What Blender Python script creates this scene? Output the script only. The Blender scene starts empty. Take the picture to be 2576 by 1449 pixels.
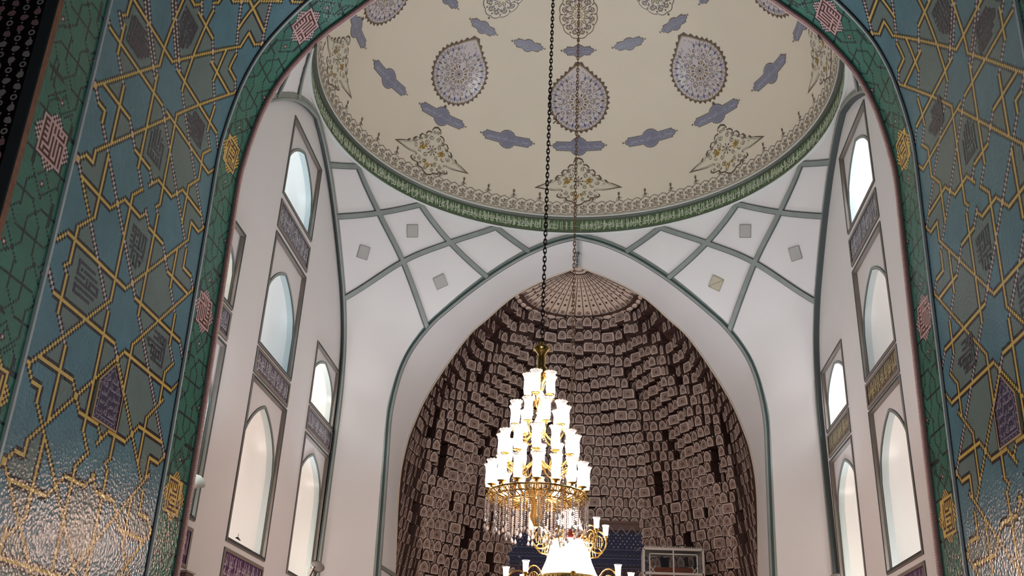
import bpy, bmesh, math, random
from mathutils import Vector, Matrix
import numpy as np
random.seed(7)
SC = bpy.context.scene
COL = SC.collection
pi, sin, cos, rad = math.pi, math.sin, math.cos, math.radians

# ------------------------------------------------------------------ camera
F_PX, PITCH, YAW, ROLL, CAM_X = 2462.74, 0.435324, 0.0991172, 0.0476266, 0.634768
_R = Vector((cos(YAW), sin(YAW), 0)); _F = Vector((-sin(YAW), cos(YAW), 0)); _U = Vector((0, 0, 1))
_F2 = _F * cos(PITCH) + _U * sin(PITCH); _U2 = _U * cos(PITCH) - _F * sin(PITCH)
_R3 = _R * cos(ROLL) + _U2 * sin(ROLL); _U3 = _U2 * cos(ROLL) - _R * sin(ROLL)
cd = bpy.data.cameras.new('camera'); cam = bpy.data.objects.new('camera', cd); COL.objects.link(cam)
cd.sensor_width = 36; cd.lens = F_PX / 2576 * 36; cd.clip_end = 200; cd.clip_start = 0.05
M = Matrix(((_R3.x, _U3.x, -_F2.x), (_R3.y, _U3.y, -_F2.y), (_R3.z, _U3.z, -_F2.z))).to_4x4()
M.translation = Vector((CAM_X, 0, 0)); cam.matrix_world = M
SC.camera = cam

# ------------------------------------------------------------------ world, big lights, exposure
W = bpy.data.worlds.new('world'); SC.world = W; W.use_nodes = True
W.node_tree.nodes['Background'].inputs[0].default_value = (0.75, 0.83, 1.0, 1)
W.node_tree.nodes['Background'].inputs[1].default_value = 0.12
vs = SC.view_settings; vs.view_transform = 'Standard'; vs.look = 'None'; vs.gamma = 1.0; vs.exposure = -0.18
vs.use_curve_mapping = False
SC.cycles.use_denoising = True
SC.cycles.max_bounces = 8; SC.cycles.diffuse_bounces = 5; SC.cycles.glossy_bounces = 4
SC.cycles.transparent_max_bounces = 12; SC.cycles.sample_clamp_indirect = 6

def lamp(name, kind, loc, energy, color, radius=0.1, target=None, spot=None, size=None, blend=0.5):
    d = bpy.data.lights.new(name, kind); d.energy = energy; d.color = color
    if kind in ('POINT', 'SPOT'): d.shadow_soft_size = radius
    if kind == 'AREA': d.size = size or 1.0
    if kind == 'SPOT': d.spot_size = rad(spot or 90); d.spot_blend = blend
    o = bpy.data.objects.new(name, d); COL.objects.link(o); o.location = loc
    if target is not None:
        o.rotation_euler = (Vector(target) - Vector(loc)).to_track_quat('-Z', 'Y').to_euler()
    return o
YC = 18.37
# floodlights that stand on the niche sills and wash the dome and the pendentives (only the far pair has lamp bodies, built further down)
COOL = (0.80, 0.91, 1.0); WARM = (1.0, 0.77, 0.67)
for sx, yy in ((-1, 22.55), (1, 22.2)):
    lamp('floodlight_beam', 'SPOT', (sx * 5.55, yy, 3.85), 720, COOL, 0.25, (sx * -1.5, 18.6, 14), 118, blend=0.9)
for sx in (-1, 1):
    lamp('floodlight_beam', 'SPOT', (sx * 5.5, 14.2, 3.6), 560, COOL, 0.3, (sx * -1.0, 19.5, 14), 118, blend=0.9)
# added fill lights in chamber, iwan and porch, with no lamp bodies
lamp('hall_fill', 'POINT', (-3.2, 20.5, 1.2), 60, WARM, 0.5)
lamp('hall_fill', 'POINT', (3.2, 20.5, 1.2), 60, WARM, 0.5)
lamp('hall_fill', 'POINT', (0.0, 27.2, 0.6), 110, WARM, 0.5)
lamp('hall_fill', 'POINT', (0.0, 5.0, 2.6), 125, (1.0, .93, .88), 0.6)  # added to brighten the near vault and its front mosaic

# ------------------------------------------------------------------ materials
def lin(c):
    return tuple(((v / 255) / 12.92 if v / 255 <= 0.04045 else ((v / 255 + 0.055) / 1.055) ** 2.4) for v in c)
MATS = {}
def mat(name, rgb, rough=0.6, metal=0.0, noise=0.0, nscale=4.0, bump=0.0, bscale=20.0, spec=0.5, emit=0.0, trans=0.0, bdist=0.01, coat=0.0):
    if name in MATS: return MATS[name]
    m = bpy.data.materials.new(name); m.use_nodes = True; nt = m.node_tree; b = nt.nodes['Principled BSDF']
    c = lin(rgb)
    b.inputs['Base Color'].default_value = (*c, 1); b.inputs['Roughness'].default_value = rough
    b.inputs['Metallic'].default_value = metal; b.inputs['Specular IOR Level'].default_value = spec
    b.inputs['Coat Weight'].default_value = coat; b.inputs['Coat Roughness'].default_value = 0.12
    if trans: b.inputs['Transmission Weight'].default_value = trans
    if emit:
        b.inputs['Emission Color'].default_value = (*c, 1); b.inputs['Emission Strength'].default_value = emit
    tc = nt.nodes.new('ShaderNodeTexCoord')
    if noise:
        n = nt.nodes.new('ShaderNodeTexNoise'); n.inputs['Scale'].default_value = nscale; n.inputs['Detail'].default_value = 5
        nt.links.new(tc.outputs['Object'], n.inputs['Vector'])
        r = nt.nodes.new('ShaderNodeMapRange'); r.inputs['From Min'].default_value = .3; r.inputs['From Max'].default_value = .7
        r.inputs['To Min'].default_value = 1 - noise; r.inputs['To Max'].default_value = 1 + noise
        nt.links.new(n.outputs['Fac'], r.inputs['Value'])
        x = nt.nodes.new('ShaderNodeVectorMath'); x.operation = 'SCALE'; x.inputs[0].default_value = c
        nt.links.new(r.outputs['Result'], x.inputs['Scale']); nt.links.new(x.outputs['Vector'], b.inputs['Base Color'])
    if bump:
        n = nt.nodes.new('ShaderNodeTexNoise'); n.inputs['Scale'].default_value = bscale; n.inputs['Detail'].default_value = 3
        nt.links.new(tc.outputs['Object'], n.inputs['Vector'])
        u = nt.nodes.new('ShaderNodeBump'); u.inputs['Strength'].default_value = bump; u.inputs['Distance'].default_value = bdist
        nt.links.new(n.outputs['Fac'], u.inputs['Height']); nt.links.new(u.outputs['Normal'], b.inputs['Normal'])
    MATS[name] = m
    return m
def tilemat(name, rgb, noise=.10):
    """glazed brick: a small tilt of its own for every brick, grout between bricks, gloss"""
    if name in MATS: return MATS[name]
    m = bpy.data.materials.new(name); m.use_nodes = True; nt = m.node_tree; b = nt.nodes['Principled BSDF']
    c = lin(rgb); b.inputs['Roughness'].default_value = 0.2; b.inputs['Specular IOR Level'].default_value = 0.42; b.inputs['Coat Weight'].default_value = .0; b.inputs['Coat Roughness'].default_value = .1
    tc = nt.nodes.new('ShaderNodeTexCoord')
    n = nt.nodes.new('ShaderNodeTexNoise'); n.inputs['Scale'].default_value = 1.6; n.inputs['Detail'].default_value = 8; n.inputs['Roughness'].default_value = .65
    nt.links.new(tc.outputs['Object'], n.inputs['Vector'])
    r = nt.nodes.new('ShaderNodeMapRange'); r.inputs['From Min'].default_value = .3; r.inputs['From Max'].default_value = .7
    r.inputs['To Min'].default_value = 1 - noise; r.inputs['To Max'].default_value = 1 + noise
    nt.links.new(n.outputs['Fac'], r.inputs['Value'])
    x = nt.nodes.new('ShaderNodeVectorMath'); x.operation = 'SCALE'; x.inputs[0].default_value = c
    nt.links.new(r.outputs['Result'], x.inputs['Scale']); nt.links.new(x.outputs['Vector'], b.inputs['Base Color'])
    v = nt.nodes.new('ShaderNodeTexVoronoi'); v.inputs['Scale'].default_value = 26.0
    nt.links.new(tc.outputs['Object'], v.inputs['Vector'])
    n2 = nt.nodes.new('ShaderNodeTexNoise'); n2.inputs['Scale'].default_value = 22.0; n2.inputs['Detail'].default_value = 6
    nt.links.new(tc.outputs['Object'], n2.inputs['Vector'])
    ad = nt.nodes.new('ShaderNodeMath'); ad.operation = 'ADD'
    nt.links.new(v.outputs['Distance'], ad.inputs[0]); nt.links.new(n2.outputs['Fac'], ad.inputs[1])
    u = nt.nodes.new('ShaderNodeBump'); u.inputs['Strength'].default_value = .4; u.inputs['Distance'].default_value = .008
    nt.links.new(ad.outputs[0], u.inputs['Height']); nt.links.new(u.outputs['Normal'], b.inputs['Normal']); nt.links.new(u.outputs['Normal'], b.inputs['Coat Normal'])
    MATS[name] = m
    return m
PLASTER = mat('white_plaster', (222, 222, 223), .55, noise=.02, nscale=.7, bump=.08, bscale=3, spec=.35)
DOMEC = mat('cream_plaster', (222, 214, 198), .5, noise=.03, nscale=.5, bump=.06, bscale=3, spec=.4)
GREYRIB = mat('grey_green_moulding', (132, 141, 137), .32, noise=.10, nscale=3, bump=.1, bscale=8, spec=.6)
TEAL = mat('teal_moulding', (70, 110, 112), .3, noise=.12, nscale=3, bump=.1, bscale=8, spec=.6)
DARKLINE = mat('dark_outline', (62, 70, 70), .5)
BROWNLINE = mat('grey_brown_moulding', (126, 117, 110), .4, noise=.06, nscale=4)
T_BLUE = tilemat('blue_glazed_brick', (90, 144, 164), .16)
T_GREY = tilemat('grey_green_glazed_brick', (116, 142, 142), .10)
T_YEL = tilemat('yellow_glazed_brick', (240, 208, 112), .12)
T_BLK = tilemat('black_glazed_brick', (34, 26, 26), .1)
T_WHT = tilemat('white_glazed_brick', (226, 206, 212), .08)
T_GRN = tilemat('green_glazed_brick', (58, 128, 112), .14)
T_DGR = tilemat('dark_green_glazed_brick', (8, 48, 48), .1)
T_PNK = tilemat('pink_glazed_brick', (232, 194, 196), .06)
T_BRN = tilemat('brown_glazed_brick', (80, 34, 30), .1)
T_KUF = tilemat('plum_glazed_brick', (68, 64, 80), .1)
GOLD = mat('polished_brass', (226, 186, 108), .25, metal=1.0)
DARKIRON = mat('dark_iron', (18, 14, 13), .5, metal=.3)
BRONZE = mat('bronze_chain', (128, 100, 78), .4, metal=.7)

# ------------------------------------------------------------------ mesh helpers
class MB:
    def __init__(s): s.v = []; s.f = []; s.m = []; s.mats = []; s.smooth = []
    def mi(s, m):
        if m not in s.mats: s.mats.append(m)
        return s.mats.index(m)
    def face(s, pts, m, smooth=False):
        k = len(s.v); s.v.extend([tuple(p) for p in pts]); s.f.append(tuple(range(k, k + len(pts)))); s.m.append(s.mi(m)); s.smooth.append(smooth)
    def add(s, verts, faces, m, smooth=False):
        k = len(s.v); s.v.extend([tuple(p) for p in verts]); i = s.mi(m)
        for f in faces: s.f.append(tuple(k + a for a in f)); s.m.append(i); s.smooth.append(smooth)
    def box(s, c, d, m, rot=None):
        x, y, z = (t / 2 for t in d)
        P = [Vector((a * x, b * y, e * z)) for e in (-1, 1) for b in (-1, 1) for a in (-1, 1)]
        if rot is not None: P = [rot @ p for p in P]
        c = Vector(c); P = [p + c for p in P]
        s.add(P, [(0, 2, 3, 1), (4, 5, 7, 6), (0, 1, 5, 4), (2, 6, 7, 3), (0, 4, 6, 2), (1, 3, 7, 5)], m)
    def lathe(s, prof, c, m, n=24, axis=None, a0=0, a1=2 * pi, smooth=True):
        c = Vector(c); full = abs(a1 - a0 - 2 * pi) < 1e-6; k = n if full else n + 1; V = []
        q = axis.to_track_quat('Z', 'Y') if axis is not None else None
        for r, z in prof:
            for i in range(k):
                a = a0 + (a1 - a0) * i / n; p = Vector((r * cos(a), r * sin(a), z))
                if q: p = q @ p
                V.append(p + c)
        Fc = []
        for j in range(len(prof) - 1):
            for i in range(n):
                i2 = (i + 1) % k if full else i + 1
                Fc.append((j * k + i, j * k + i2, (j + 1) * k + i2, (j + 1) * k + i))
        s.add(V, Fc, m, smooth)
    def tube(s, pts, r, m, n=8, closed=False, caps=True, smooth=True):
        pts = [Vector(p) for p in pts]; N = len(pts); V = []
        rr = r if hasattr(r, '__len__') else [r] * N
        up = None
        for i, p in enumerate(pts):
            a = pts[(i + 1) % N] if (closed or i < N - 1) else p; b = pts[i - 1] if (closed or i > 0) else p
            t = (a - b).normalized() if (a - b).length > 1e-9 else Vector((0, 0, 1))
            if up is None:
                up = t.orthogonal().normalized()
            else:
                up = (up - t * up.dot(t)); up = up.normalized() if up.length > 1e-6 else t.orthogonal().normalized()
            w = t.cross(up)
            for j in range(n):
                g = 2 * pi * j / n; V.append(p + (up * cos(g) + w * sin(g)) * rr[i])
        Fc = []
        for i in range(N if closed else N - 1):
            i2 = (i + 1) % N
            for j in range(n):
                j2 = (j + 1) % n; Fc.append((i * n + j, i * n + j2, i2 * n + j2, i2 * n + j))
        if caps and not closed: Fc += [tuple(range(n - 1, -1, -1)), tuple((N - 1) * n + j for j in range(n))]
        s.add(V, Fc, m, smooth)
    def sweep(s, pts, nrm, prof, mats, closed=False, smooth=False):
        """prof: (side offset, height) pairs; mats: one per span"""
        N = len(pts); pts = [Vector(p) for p in pts]; rows = []
        for i, p in enumerate(pts):
            a = pts[(i + 1) % N] if (closed or i < N - 1) else p; b = pts[i - 1] if (closed or i > 0) else p
            t = (a - b).normalized(); n = Vector(nrm[i]).normalized(); w = t.cross(n).normalized()
            rows.append([p + w * u + n * h for u, h in prof])
        for i in range(N if closed else N - 1):
            i2 = (i + 1) % N
            for j in range(len(prof) - 1):
                s.face([rows[i][j], rows[i][j + 1], rows[i2][j + 1], rows[i2][j]], mats[j], smooth)
    def build(s, name, parent=None, loc=None):
        me = bpy.data.meshes.new(name); me.from_pydata(s.v, [], s.f)
        for m in s.mats: me.materials.append(m)
        me.polygons.foreach_set('material_index', s.m); me.polygons.foreach_set('use_smooth', s.smooth)
        if loc is not None:
            me.transform(Matrix.Translation(-Vector(loc)))
        me.update()
        bm = bmesh.new(); bm.from_mesh(me); bmesh.ops.remove_doubles(bm, verts=bm.verts, dist=1e-5); bm.to_mesh(me); bm.free()
        o = bpy.data.objects.new(name, me); COL.objects.link(o)
        if loc is not None: o.location = loc
        if parent is not None: o.parent = parent; 
        return o
def struct(o): o['kind'] = 'structure'; return o
def tag(o, label, cat, group=None, kind=None):
    o['label'] = label; o['category'] = cat
    if group: o['group'] = group
    if kind: o['kind'] = kind
    return o
def empty(name, loc=(0, 0, 0)):
    o = bpy.data.objects.new(name, None); COL.objects.link(o); o.location = loc; o.empty_display_size = .1
    return o
def child(mb, name, parent):
    """build a mesh given in world coordinates as a child of an unrotated parent"""
    p = Vector(parent.location); q = parent.parent
    while q is not None: p = p + Vector(q.location); q = q.parent
    me_o = mb.build(name)
    me_o.data.transform(Matrix.Translation(-p)); me_o.parent = parent
    return me_o

def fill2d(outer, holes, thick=0.0):
    """filled plate with holes as (verts, faces); x,y plane, z in +-thick/2"""
    cu = bpy.data.curves.new('t', 'CURVE'); cu.dimensions = '2D'; cu.fill_mode = 'BOTH'; cu.extrude = thick / 2
    for loop in [outer] + list(holes):
        sp = cu.splines.new('POLY'); sp.points.add(len(loop) - 1); sp.use_cyclic_u = True
        for i, (x, y) in enumerate(loop): sp.points[i].co = (x, y, 0, 1)
    o = bpy.data.objects.new('t', cu); me = bpy.data.meshes.new_from_object(o)
    V = [v.co.copy() for v in me.vertices]; Fc = [tuple(p.vertices) for p in me.polygons]
    bpy.data.objects.remove(o); bpy.data.curves.remove(cu); bpy.data.meshes.remove(me)
    return V, Fc

# ------------------------------------------------------------------ arch profile shared by the four arches
PRP = [(4.70, -1.6), (4.72, 1), (4.75, 3), (4.8, 5), (4.84, 6.4), (4.87, 7.5), (4.84, 8.0), (4.78, 8.45), (4.69, 8.9), (4.52, 9.4), (4.26, 9.87), (3.93, 10.33), (3.62, 10.65), (3.1, 11.15), (2.49, 11.68), (1.9, 12.12), (1.34, 12.47), (.67, 12.78), (0, 12.97)]
def smooth_poly(P, n=12):
    P = [np.array(p, float) for p in P]; P = [2 * P[0] - P[1]] + P + [2 * P[-1] - P[-2]]; out = []
    for i in range(1, len(P) - 2):
        a, b, c, d = P[i - 1:i + 3]
        for k in range(n):
            t = k / n; out.append(.5 * ((2 * b) + (-a + c) * t + (2 * a - 5 * b + 4 * c - d) * t * t + (-a + 3 * b - 3 * c + d) * t ** 3))
    out.append(P[-2]); return np.array(out)
PF = smooth_poly(PRP)
SL = np.r_[0, np.cumsum(np.hypot(*np.diff(PF, axis=0).T))]
SMAX = SL[-1]
def pf(s):
    return float(np.interp(s, SL, PF[:, 0])), float(np.interp(s, SL, PF[:, 1]))
def pfn(s):
    a = pf(max(0, s - .03)); b = pf(min(SMAX, s + .03)); tx, tz = b[0] - a[0], b[1] - a[1]; l = math.hypot(tx, tz)
    return -tz / l, tx / l       # inward normal (x,z) of the right half
def hz(z): return float(np.interp(z, PF[:, 1], PF[:, 0])) if z < PF[-1, 1] else 0.0
def V3(side, y, s, off=0.0):
    x, z = pf(s); nx, nz = pfn(s)
    return Vector((side * (x + nx * off), y, z + nz * off))
SA = 5.92          # arch planes stand this far from the centre of the chamber
YN, YF = YC - 5.94, YC + SA

GIRIH='''hy-41,136,-2,136;vy-34,143,-34,132;hy-34,154,-4,154;vy-9,147,-9,174;vy-34,147,-34,154;py-36,145,-34,147;qw-43,138,-41,136;qw-38,144,-34,140;qw-27,158,-9,140;vy-9,143,-9,107;py-43,113,-9,147;qw-34,132,-27,125;vy-27,125,-27,104;hy-38,118,-20,118;qw-42,115,-38,111;qw-16,172,2,154;py-2,154,34,190;hy3,154,41,154;vy9,186,9,150;qw9,150,44,115;py-2,179,-2,179;qw1,183,5,179;hy2,179,16,179;qw7,188,9,186;qw16,179,23,172;hy21,172,41,172;vy27,183,27,168;qw27,168,34,161;qw19,201,34,186;vy34,186,34,179;hy34,179,41,179;qw41,179,41,179;vy34,193,34,197;hy34,197,41,197;py41,197,45,201;vy27,193,27,208;hy23,204,39,204;qw32,213,41,204;hy-38,111,-34,111;vy-34,111,-34,107;qw-34,107,5,68;py-34,97,5,136;vy-34,97,-34,93;hy-38,93,-34,93;py-43,88,-38,93;qw-42,90,-38,86;hy-38,86,-20,86;qy-38,86,-29,77;vy-27,100,-27,79;qw-20,118,-13,111;hy-13,111,-2,111;qw-9,107,-4,102;py-9,97,-4,102;qw-2,111,1,108;py0,106,5,111;hy5,111,16,111;qw-2,136,34,100;hy2,136,41,136;vy9,140,9,104;py9,140,44,175;vy34,161,34,150;qw34,150,39,145;py34,140,39,145;vy34,140,34,129;py27,122,34,129;vy27,122,27,107;qw41,154,44,151;py41,136,45,140;py16,111,23,118;hy23,118,41,118;vy-9,97,-9,61;hy-13,93,-2,93;py-20,86,-13,93;py-2,93,1,96;qw1,97,5,93;hy5,93,16,93;vy9,100,9,64;qw7,102,9,100;py7,102,9,104;qw16,93,23,86;hy23,86,41,86;vy27,97,27,82;qw27,82,34,75;vy34,100,34,93;hy34,93,41,93;qw41,93,44,90;py-2,68,34,104;vy34,111,34,104;hy34,111,41,111;py41,111,45,115;hy-38,68,-2,68;py-42,64,-38,68;vy-34,72,-34,61;py-34,72,-27,79;py-36,59,-34,61;qw-36,59,-34,57;vy-34,57,-34,46;qw-43,55,-38,50;hy-38,50,-2,50;qw-29,77,-9,57;qw-34,46,-27,39;vy-27,39,-27,18;hy-38,32,-20,32;qy-20,32,-13,25;py-41,29,-9,61;qy-42,29,-38,25;hy-38,25,-34,25;vy-34,25,-34,21;vy-9,57,-9,21;qw-2,50,1,47;py-34,11,5,50;hy5,50,41,50;vy9,54,9,18;py9,54,44,89;qw1,72,5,68;hy5,68,41,68;qw9,64,45,28;py41,50,45,54;vy34,54,34,43;py34,54,39,59;qw34,64,39,59;vy34,75,34,64;qw41,68,45,64;qy2,46,9,39;qy9,39,32,16;qy-34,21,-11,-2;vy-34,11,-34,7;hy-38,7,-34,7;py-41,4,-38,7;qy-41,3,-29,-9;hy-13,25,-9,25;hy-38,0,-20,0;vy-27,14,-27,-7;qy-2,25,1,22;py1,21,5,25;qy-9,21,-4,16;py-9,11,-4,16;vy-9,11,-9,-18;hy-13,7,-2,7;py-20,0,-13,7;py-2,7,2,11;qy1,11,5,7;hy5,7,16,7;vy9,14,9,-12;qy7,16,9,14;py7,16,9,18;hy9,25,16,25;py16,25,23,32;hy23,32,41,32;vy27,36,27,21;py27,36,36,45;vy34,50,34,43;py41,25,45,29;hy34,25,41,25;vy34,25,34,18;py14,-2,36,20;vy-34,-11,-34,-18;qy16,7,23,0;hy23,0,41,0;vy27,11,27,-4;vy34,14,34,7;hy37,7,41,7;qy41,7,45,3;py30,-11,45,4;qy30,-7,32,-9;qy34,14,34,14;hy-34,-18,-6,-18'''
BAND='''h-13,62,-4,62;v-8,67,-8,58;p-12,54,-8,58;p-9,66,-3,72;q-3,62,2,57;v3,56,3,47;v8,67,8,58;q5,70,8,67;q9,58,11,56;h8,78,12,78;v8,78,8,74;p8,74,0,66;q-4,69,-1,66;q1,74,3,72;h2,63,12,63;p-4,56,2,62;v-4,56,-4,47;p-13,37,-4,46;h-9,51,8,51;p8,51,13,56;q-12,54,-9,51;q-12,47,-9,44;v-3,40,-3,31;q-7,44,-4,41;q-3,30,2,25;q4,46,9,41;p3,40,12,49;v4,40,4,31;p-3,24,4,31;h-13,24,-3,24;h-9,35,8,35;p-13,31,-9,35;q9,35,11,33;q-11,31,-8,28;v-8,28,-8,19;q-8,19,-5,16;p9,29,12,32;v9,29,9,19;h3,24,12,24;q9,42,12,39;p-9,12,0,21;v-8,12,-8,5;h-12,8,-4,8;p0,12,8,20;q-4,15,-1,12;q1,20,4,17;q5,16,8,13;h-15,93,-9,93;v-9,98,-9,93;p-9,98,-2,105;q-7,102,-3,98;q-1,105,2,102;p-4,94,7,105;v7,104,7,113;p7,113,11,117;h2,109,11,109;q3,102,7,98;v7,98,7,94;h6,94,11,94;h-13,78,-8,78;v-9,78,-9,73;q-8,73,-6,71;p-9,66,2,77;v-9,67,-9,59;h-13,62,-5,62;q-5,70,-2,67;q0,75,3,72;p-1,65,8,74;v7,74,7,82;h3,78,12,78;p7,82,11,86'''
KUFIC=['8706,9172,8706,8960 8701,9171,8952,9171 8779,9157,8779,9092 8839,9154,8839,9096 8837,9097,8951,9097 8765,9043,9012,9043 9010,9049,9010,8989 8727,8966,9161,8966 8700,8907,8700,8831 8702,8897,8785,8897 8701,8828,9025,8828 8832,8899,9092,8899 9016,9173,9016,9173 9000,9097,9084,9097 9073,9026,9192,9026 9074,9036,9074,8988 9173,9039,9173,8994', '9636,10135,9723,10135 9725,10138,9725,9948 9649,10062,9649,9940 9787,10134,9787,9826 9634,9883,9732,9883 9633,9811,9986,9811 9994,10136,9994,9814 9925,10134,9925,10049 9916,10028,9982,10028 9860,10065,9860,9942 9855,10126,9855,10126 9857,9882,9857,9882 9925,9959,9925,9880 9923,9964,9989,9964 9927,9885,9987,9885 9785,9808,9785,9669 9787,9669,9858,9669 9854,9751,9854,9666 9919,9742,9919,9742 9822,9631,9822,9631', '9669,8205,9669,7898 9679,7899,9949,7899 9737,8279,9737,8029 9798,8344,9798,8104 9805,8100,9879,8100 9872,8349,9872,8159 9943,8274,9943,8274 9933,8211,10014,8211 10015,8217,10015,7895 9941,8183,9941,8098 9798,8044,9951,8044 9740,7979,9740,7911 9804,7974,9804,7913 9878,7976,9878,7915 9945,7981,9945,7900', '10505,9046,10684,9046 10686,9050,10686,8989 10648,9183,10648,9098 10717,9177,10717,9111 10713,9181,10966,9181 10721,9110,10900,9110 10966,9185,10966,8977 10498,8979,10963,8979 10752,9053,10752,8993 10825,9052,10896,9052 10823,9052,10823,8992 10900,9052,10900,8993 10570,8909,10832,8909 10638,8842,10967,8842 10884,8922,10963,8922 10965,8925,10965,8843', '9686,6913,9834,6913 9689,6909,9689,6844 9691,6846,9835,6846 9833,6917,9833,6841 9759,6895,9759,6727 9683,6780,9762,6780 9685,6710,9893,6710 9892,6912,9892,6710 9893,6713,10021,6713 9967,6912,9967,6732 9957,6912,10042,6912 10035,6912,10035,6631 9692,6644,10034,6644 9767,6666,9767,6534 9831,6585,9831,6481 9906,6630,9906,6465 9833,6484,9915,6484 9827,6768,9827,6768 9959,6575,10005,6575 9987,6575,9987,6531', '8759,5986,9090,5986 8764,5987,8764,5844 8767,5847,8914,5847 8836,5913,8836,5913 8901,5917,9156,5917 8757,5778,9215,5778 8977,5856,8977,5797 9040,5850,9040,5797 9040,5852,9213,5852 9214,5854,9214,5774 8764,5719,8764,5642 8762,5714,9155,5714 8766,5642,8851,5642 8895,5645,9087,5645', '10692,5990,10812,5990 10809,5992,10809,5904 10694,5912,10805,5912 10547,5844,10892,5844 10517,5817,10568,5817 10570,5813,10570,5769 10570,5771,10612,5771 10870,5990,10870,5906 10866,5992,11008,5992 10875,5906,10955,5906 10947,5963,10947,5910 11015,5994,11015,5638 10669,5791,10669,5702 10663,5791,10740,5791 10740,5791,10740,5708 10675,5705,10887,5705 10803,5783,10803,5642 10795,5784,10881,5784 10884,5786,10884,5709 10944,5858,10944,5706 10939,5859,11019,5859 10697,5644,10753,5644 10741,5699,10741,5635 10803,5687,10803,5636 10804,5639,11023,5639']
SEEDS=[(-28, 149), (-2, 171), (2, 114), (25, 141), (0, 81), (-27, 61), (27, 56), (-30, 132), (-35, 120), (3, 157), (-12, 148), (-9, 160), (-35, 144), (24, 178), (29, 166), (30, 202), (12, 174), (-23, 114), (-12, 113), (-37, 90), (5, 127), (-6, 133), (13, 149), (26, 160), (28, 155), (-31, 81), (-15, 89), (-31, 72), (4, 71), (-12, 65), (23, 91), (37, 89), (31, 111), (32, 101), (25, 87), (-29, 48), (-14, 54), (-31, 36), (-4, 46), (15, 67), (33, 73), (7, 47), (16, 55), (-22, 31), (17, 45), (-14, 29), (-13, 29), (-28, 22), (-30, 12), (-22, 8), (11, 32), (27, 37), (34, 37), (24, 25), (38, 29), (33, 23), (7, 37)]

# ================================================================== THE SETTING
fb = MB(); fb.box((0, 15, -1.65), (24, 44, .1), mat('marble_floor', (150, 132, 118), .3, noise=.08, nscale=1)); struct(fb.build('floor'))

# ---- near vault: glazed-brick mosaic (girih of horizontal, vertical and 45 degree brick lines)
Y0, U, S0, US = 9.86, .0375, 3.59, 3.223 / 86
I0, I1, J0, J1 = -44, 46, -70, 352
def put(G, i, j, v, i0, j0):
    if 0 <= j - j0 < G.shape[0] and 0 <= i - i0 < G.shape[1]: G[j - j0, i - i0] = v
def raster_girih():
    F = []
    for w in GIRIH.split(';'):
        t, c = w[0], w[1]; a = [int(x) for x in w[2:].split(',')]; F.append((t, c, *a))
    ext = []
    for f in F:
        jm = (f[3] + f[5]) / 2
        for k in (1, 2, 3):
            if 20 <= jm < 112 + 40: 
                if jm + 86 * k > 150: ext.append((f[0], f[1], f[2], f[3] + 86 * k, f[4], f[5] + 86 * k))
        if 25 <= jm < 112: ext.append((f[0], 'y', f[2], f[3] - 86, f[4], f[5] - 86))
    F = ext + F
    G = np.zeros((J1 - J0, I1 - I0), int)
    od = [f for f in F if f[0] == 'q'] + [f for f in F if f[0] == 'p'] + [f for f in F if f[0] in 'hv']
    for ps in (0, 1):
        for t, c, a, b, e, g in od:
            col = 1 if c == 'y' else 3
            n = max(abs(e - a), abs(g - b)); si = (e > a) - (e < a); sj = (g > b) - (g < b)
            for k in range(n + 1):
                i = a + si * k; j = b + sj * k
                if t in 'hv':
                    if ps == 0:
                        for dd in (-1, 0, 1): put(G, i + (dd if t == 'v' else 0), j + (dd if t == 'h' else 0), 2, I0, J0)
                    else: put(G, i, j, 1, I0, J0)
                elif ps == 0:
                    for di, dj in ((1, 0), (-1, 0), (0, 1), (0, -1)): put(G, i + di, j + dj, 2, I0, J0)
                else: put(G, i, j, col, I0, J0)
    # the small compartments between the strapwork are a greyer green
    for si, sj in [(a, b + 86 * k) for k in (-1, 0, 1, 2) for a, b in SEEDS]:
        r, c = sj - J0, si - I0
        if not (0 <= r < G.shape[0] and 0 <= c < G.shape[1]) or G[r, c] != 0: continue
        st = [(r, c)]; seen = {(r, c)}
        while st and len(seen) < 1500:
            r, c = st.pop()
            for dr, dc in ((1, 0), (-1, 0), (0, 1), (0, -1)):
                q = (r + dr, c + dc)
                if q not in seen and 0 <= q[0] < G.shape[0] and 0 <= q[1] < G.shape[1] and G[q] == 0: seen.add(q); st.append(q)
        if len(seen) < 900:
            for q in seen: G[q] = 4
    return G
GM = raster_girih()
# bands: 29 bricks wide
W_BMP = {}
def star_bitmap(kind):
    B = np.zeros((15, 15), int)
    def H(r, a, b): B[r, a:b + 1] = 1
    def Vv(c, a, b): B[a:b + 1, c] = 1
    if kind == 'w':
        Vv(1, 1, 3); H(3, 1, 5); Vv(5, 1, 3); B[1, 3] = 1; B[1, 4] = 0; Vv(7, 1, 3)
        H(5, 1, 3); Vv(1, 5, 13); Vv(3, 5, 13); Vv(5, 5, 11); Vv(7, 5, 13); H(13, 3, 13); H(11, 7, 11); Vv(11, 11, 13)
        Vv(9, 1, 9); H(9, 9, 13); Vv(13, 1, 13); H(1, 11, 13); H(3, 11, 12); H(5, 11, 12); H(7, 11, 12); B[7, 13] = 1
    else:
        Vv(1, 1, 13); H(1, 1, 9); Vv(3, 2, 4); Vv(5, 1, 5); H(5, 5, 9); Vv(9, 1, 5); Vv(7, 1, 3); Vv(11, 2, 11); H(11, 11, 13); Vv(13, 8, 11)
        H(7, 3, 9); Vv(3, 7, 13); B[9, 5] = 1; H(9, 7, 8); H(11, 3, 7); Vv(7, 11, 13); H(13, 1, 11); Vv(11, 13, 13); H(11, 8, 9)
    return B
UB = .0298; BI = 14
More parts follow.
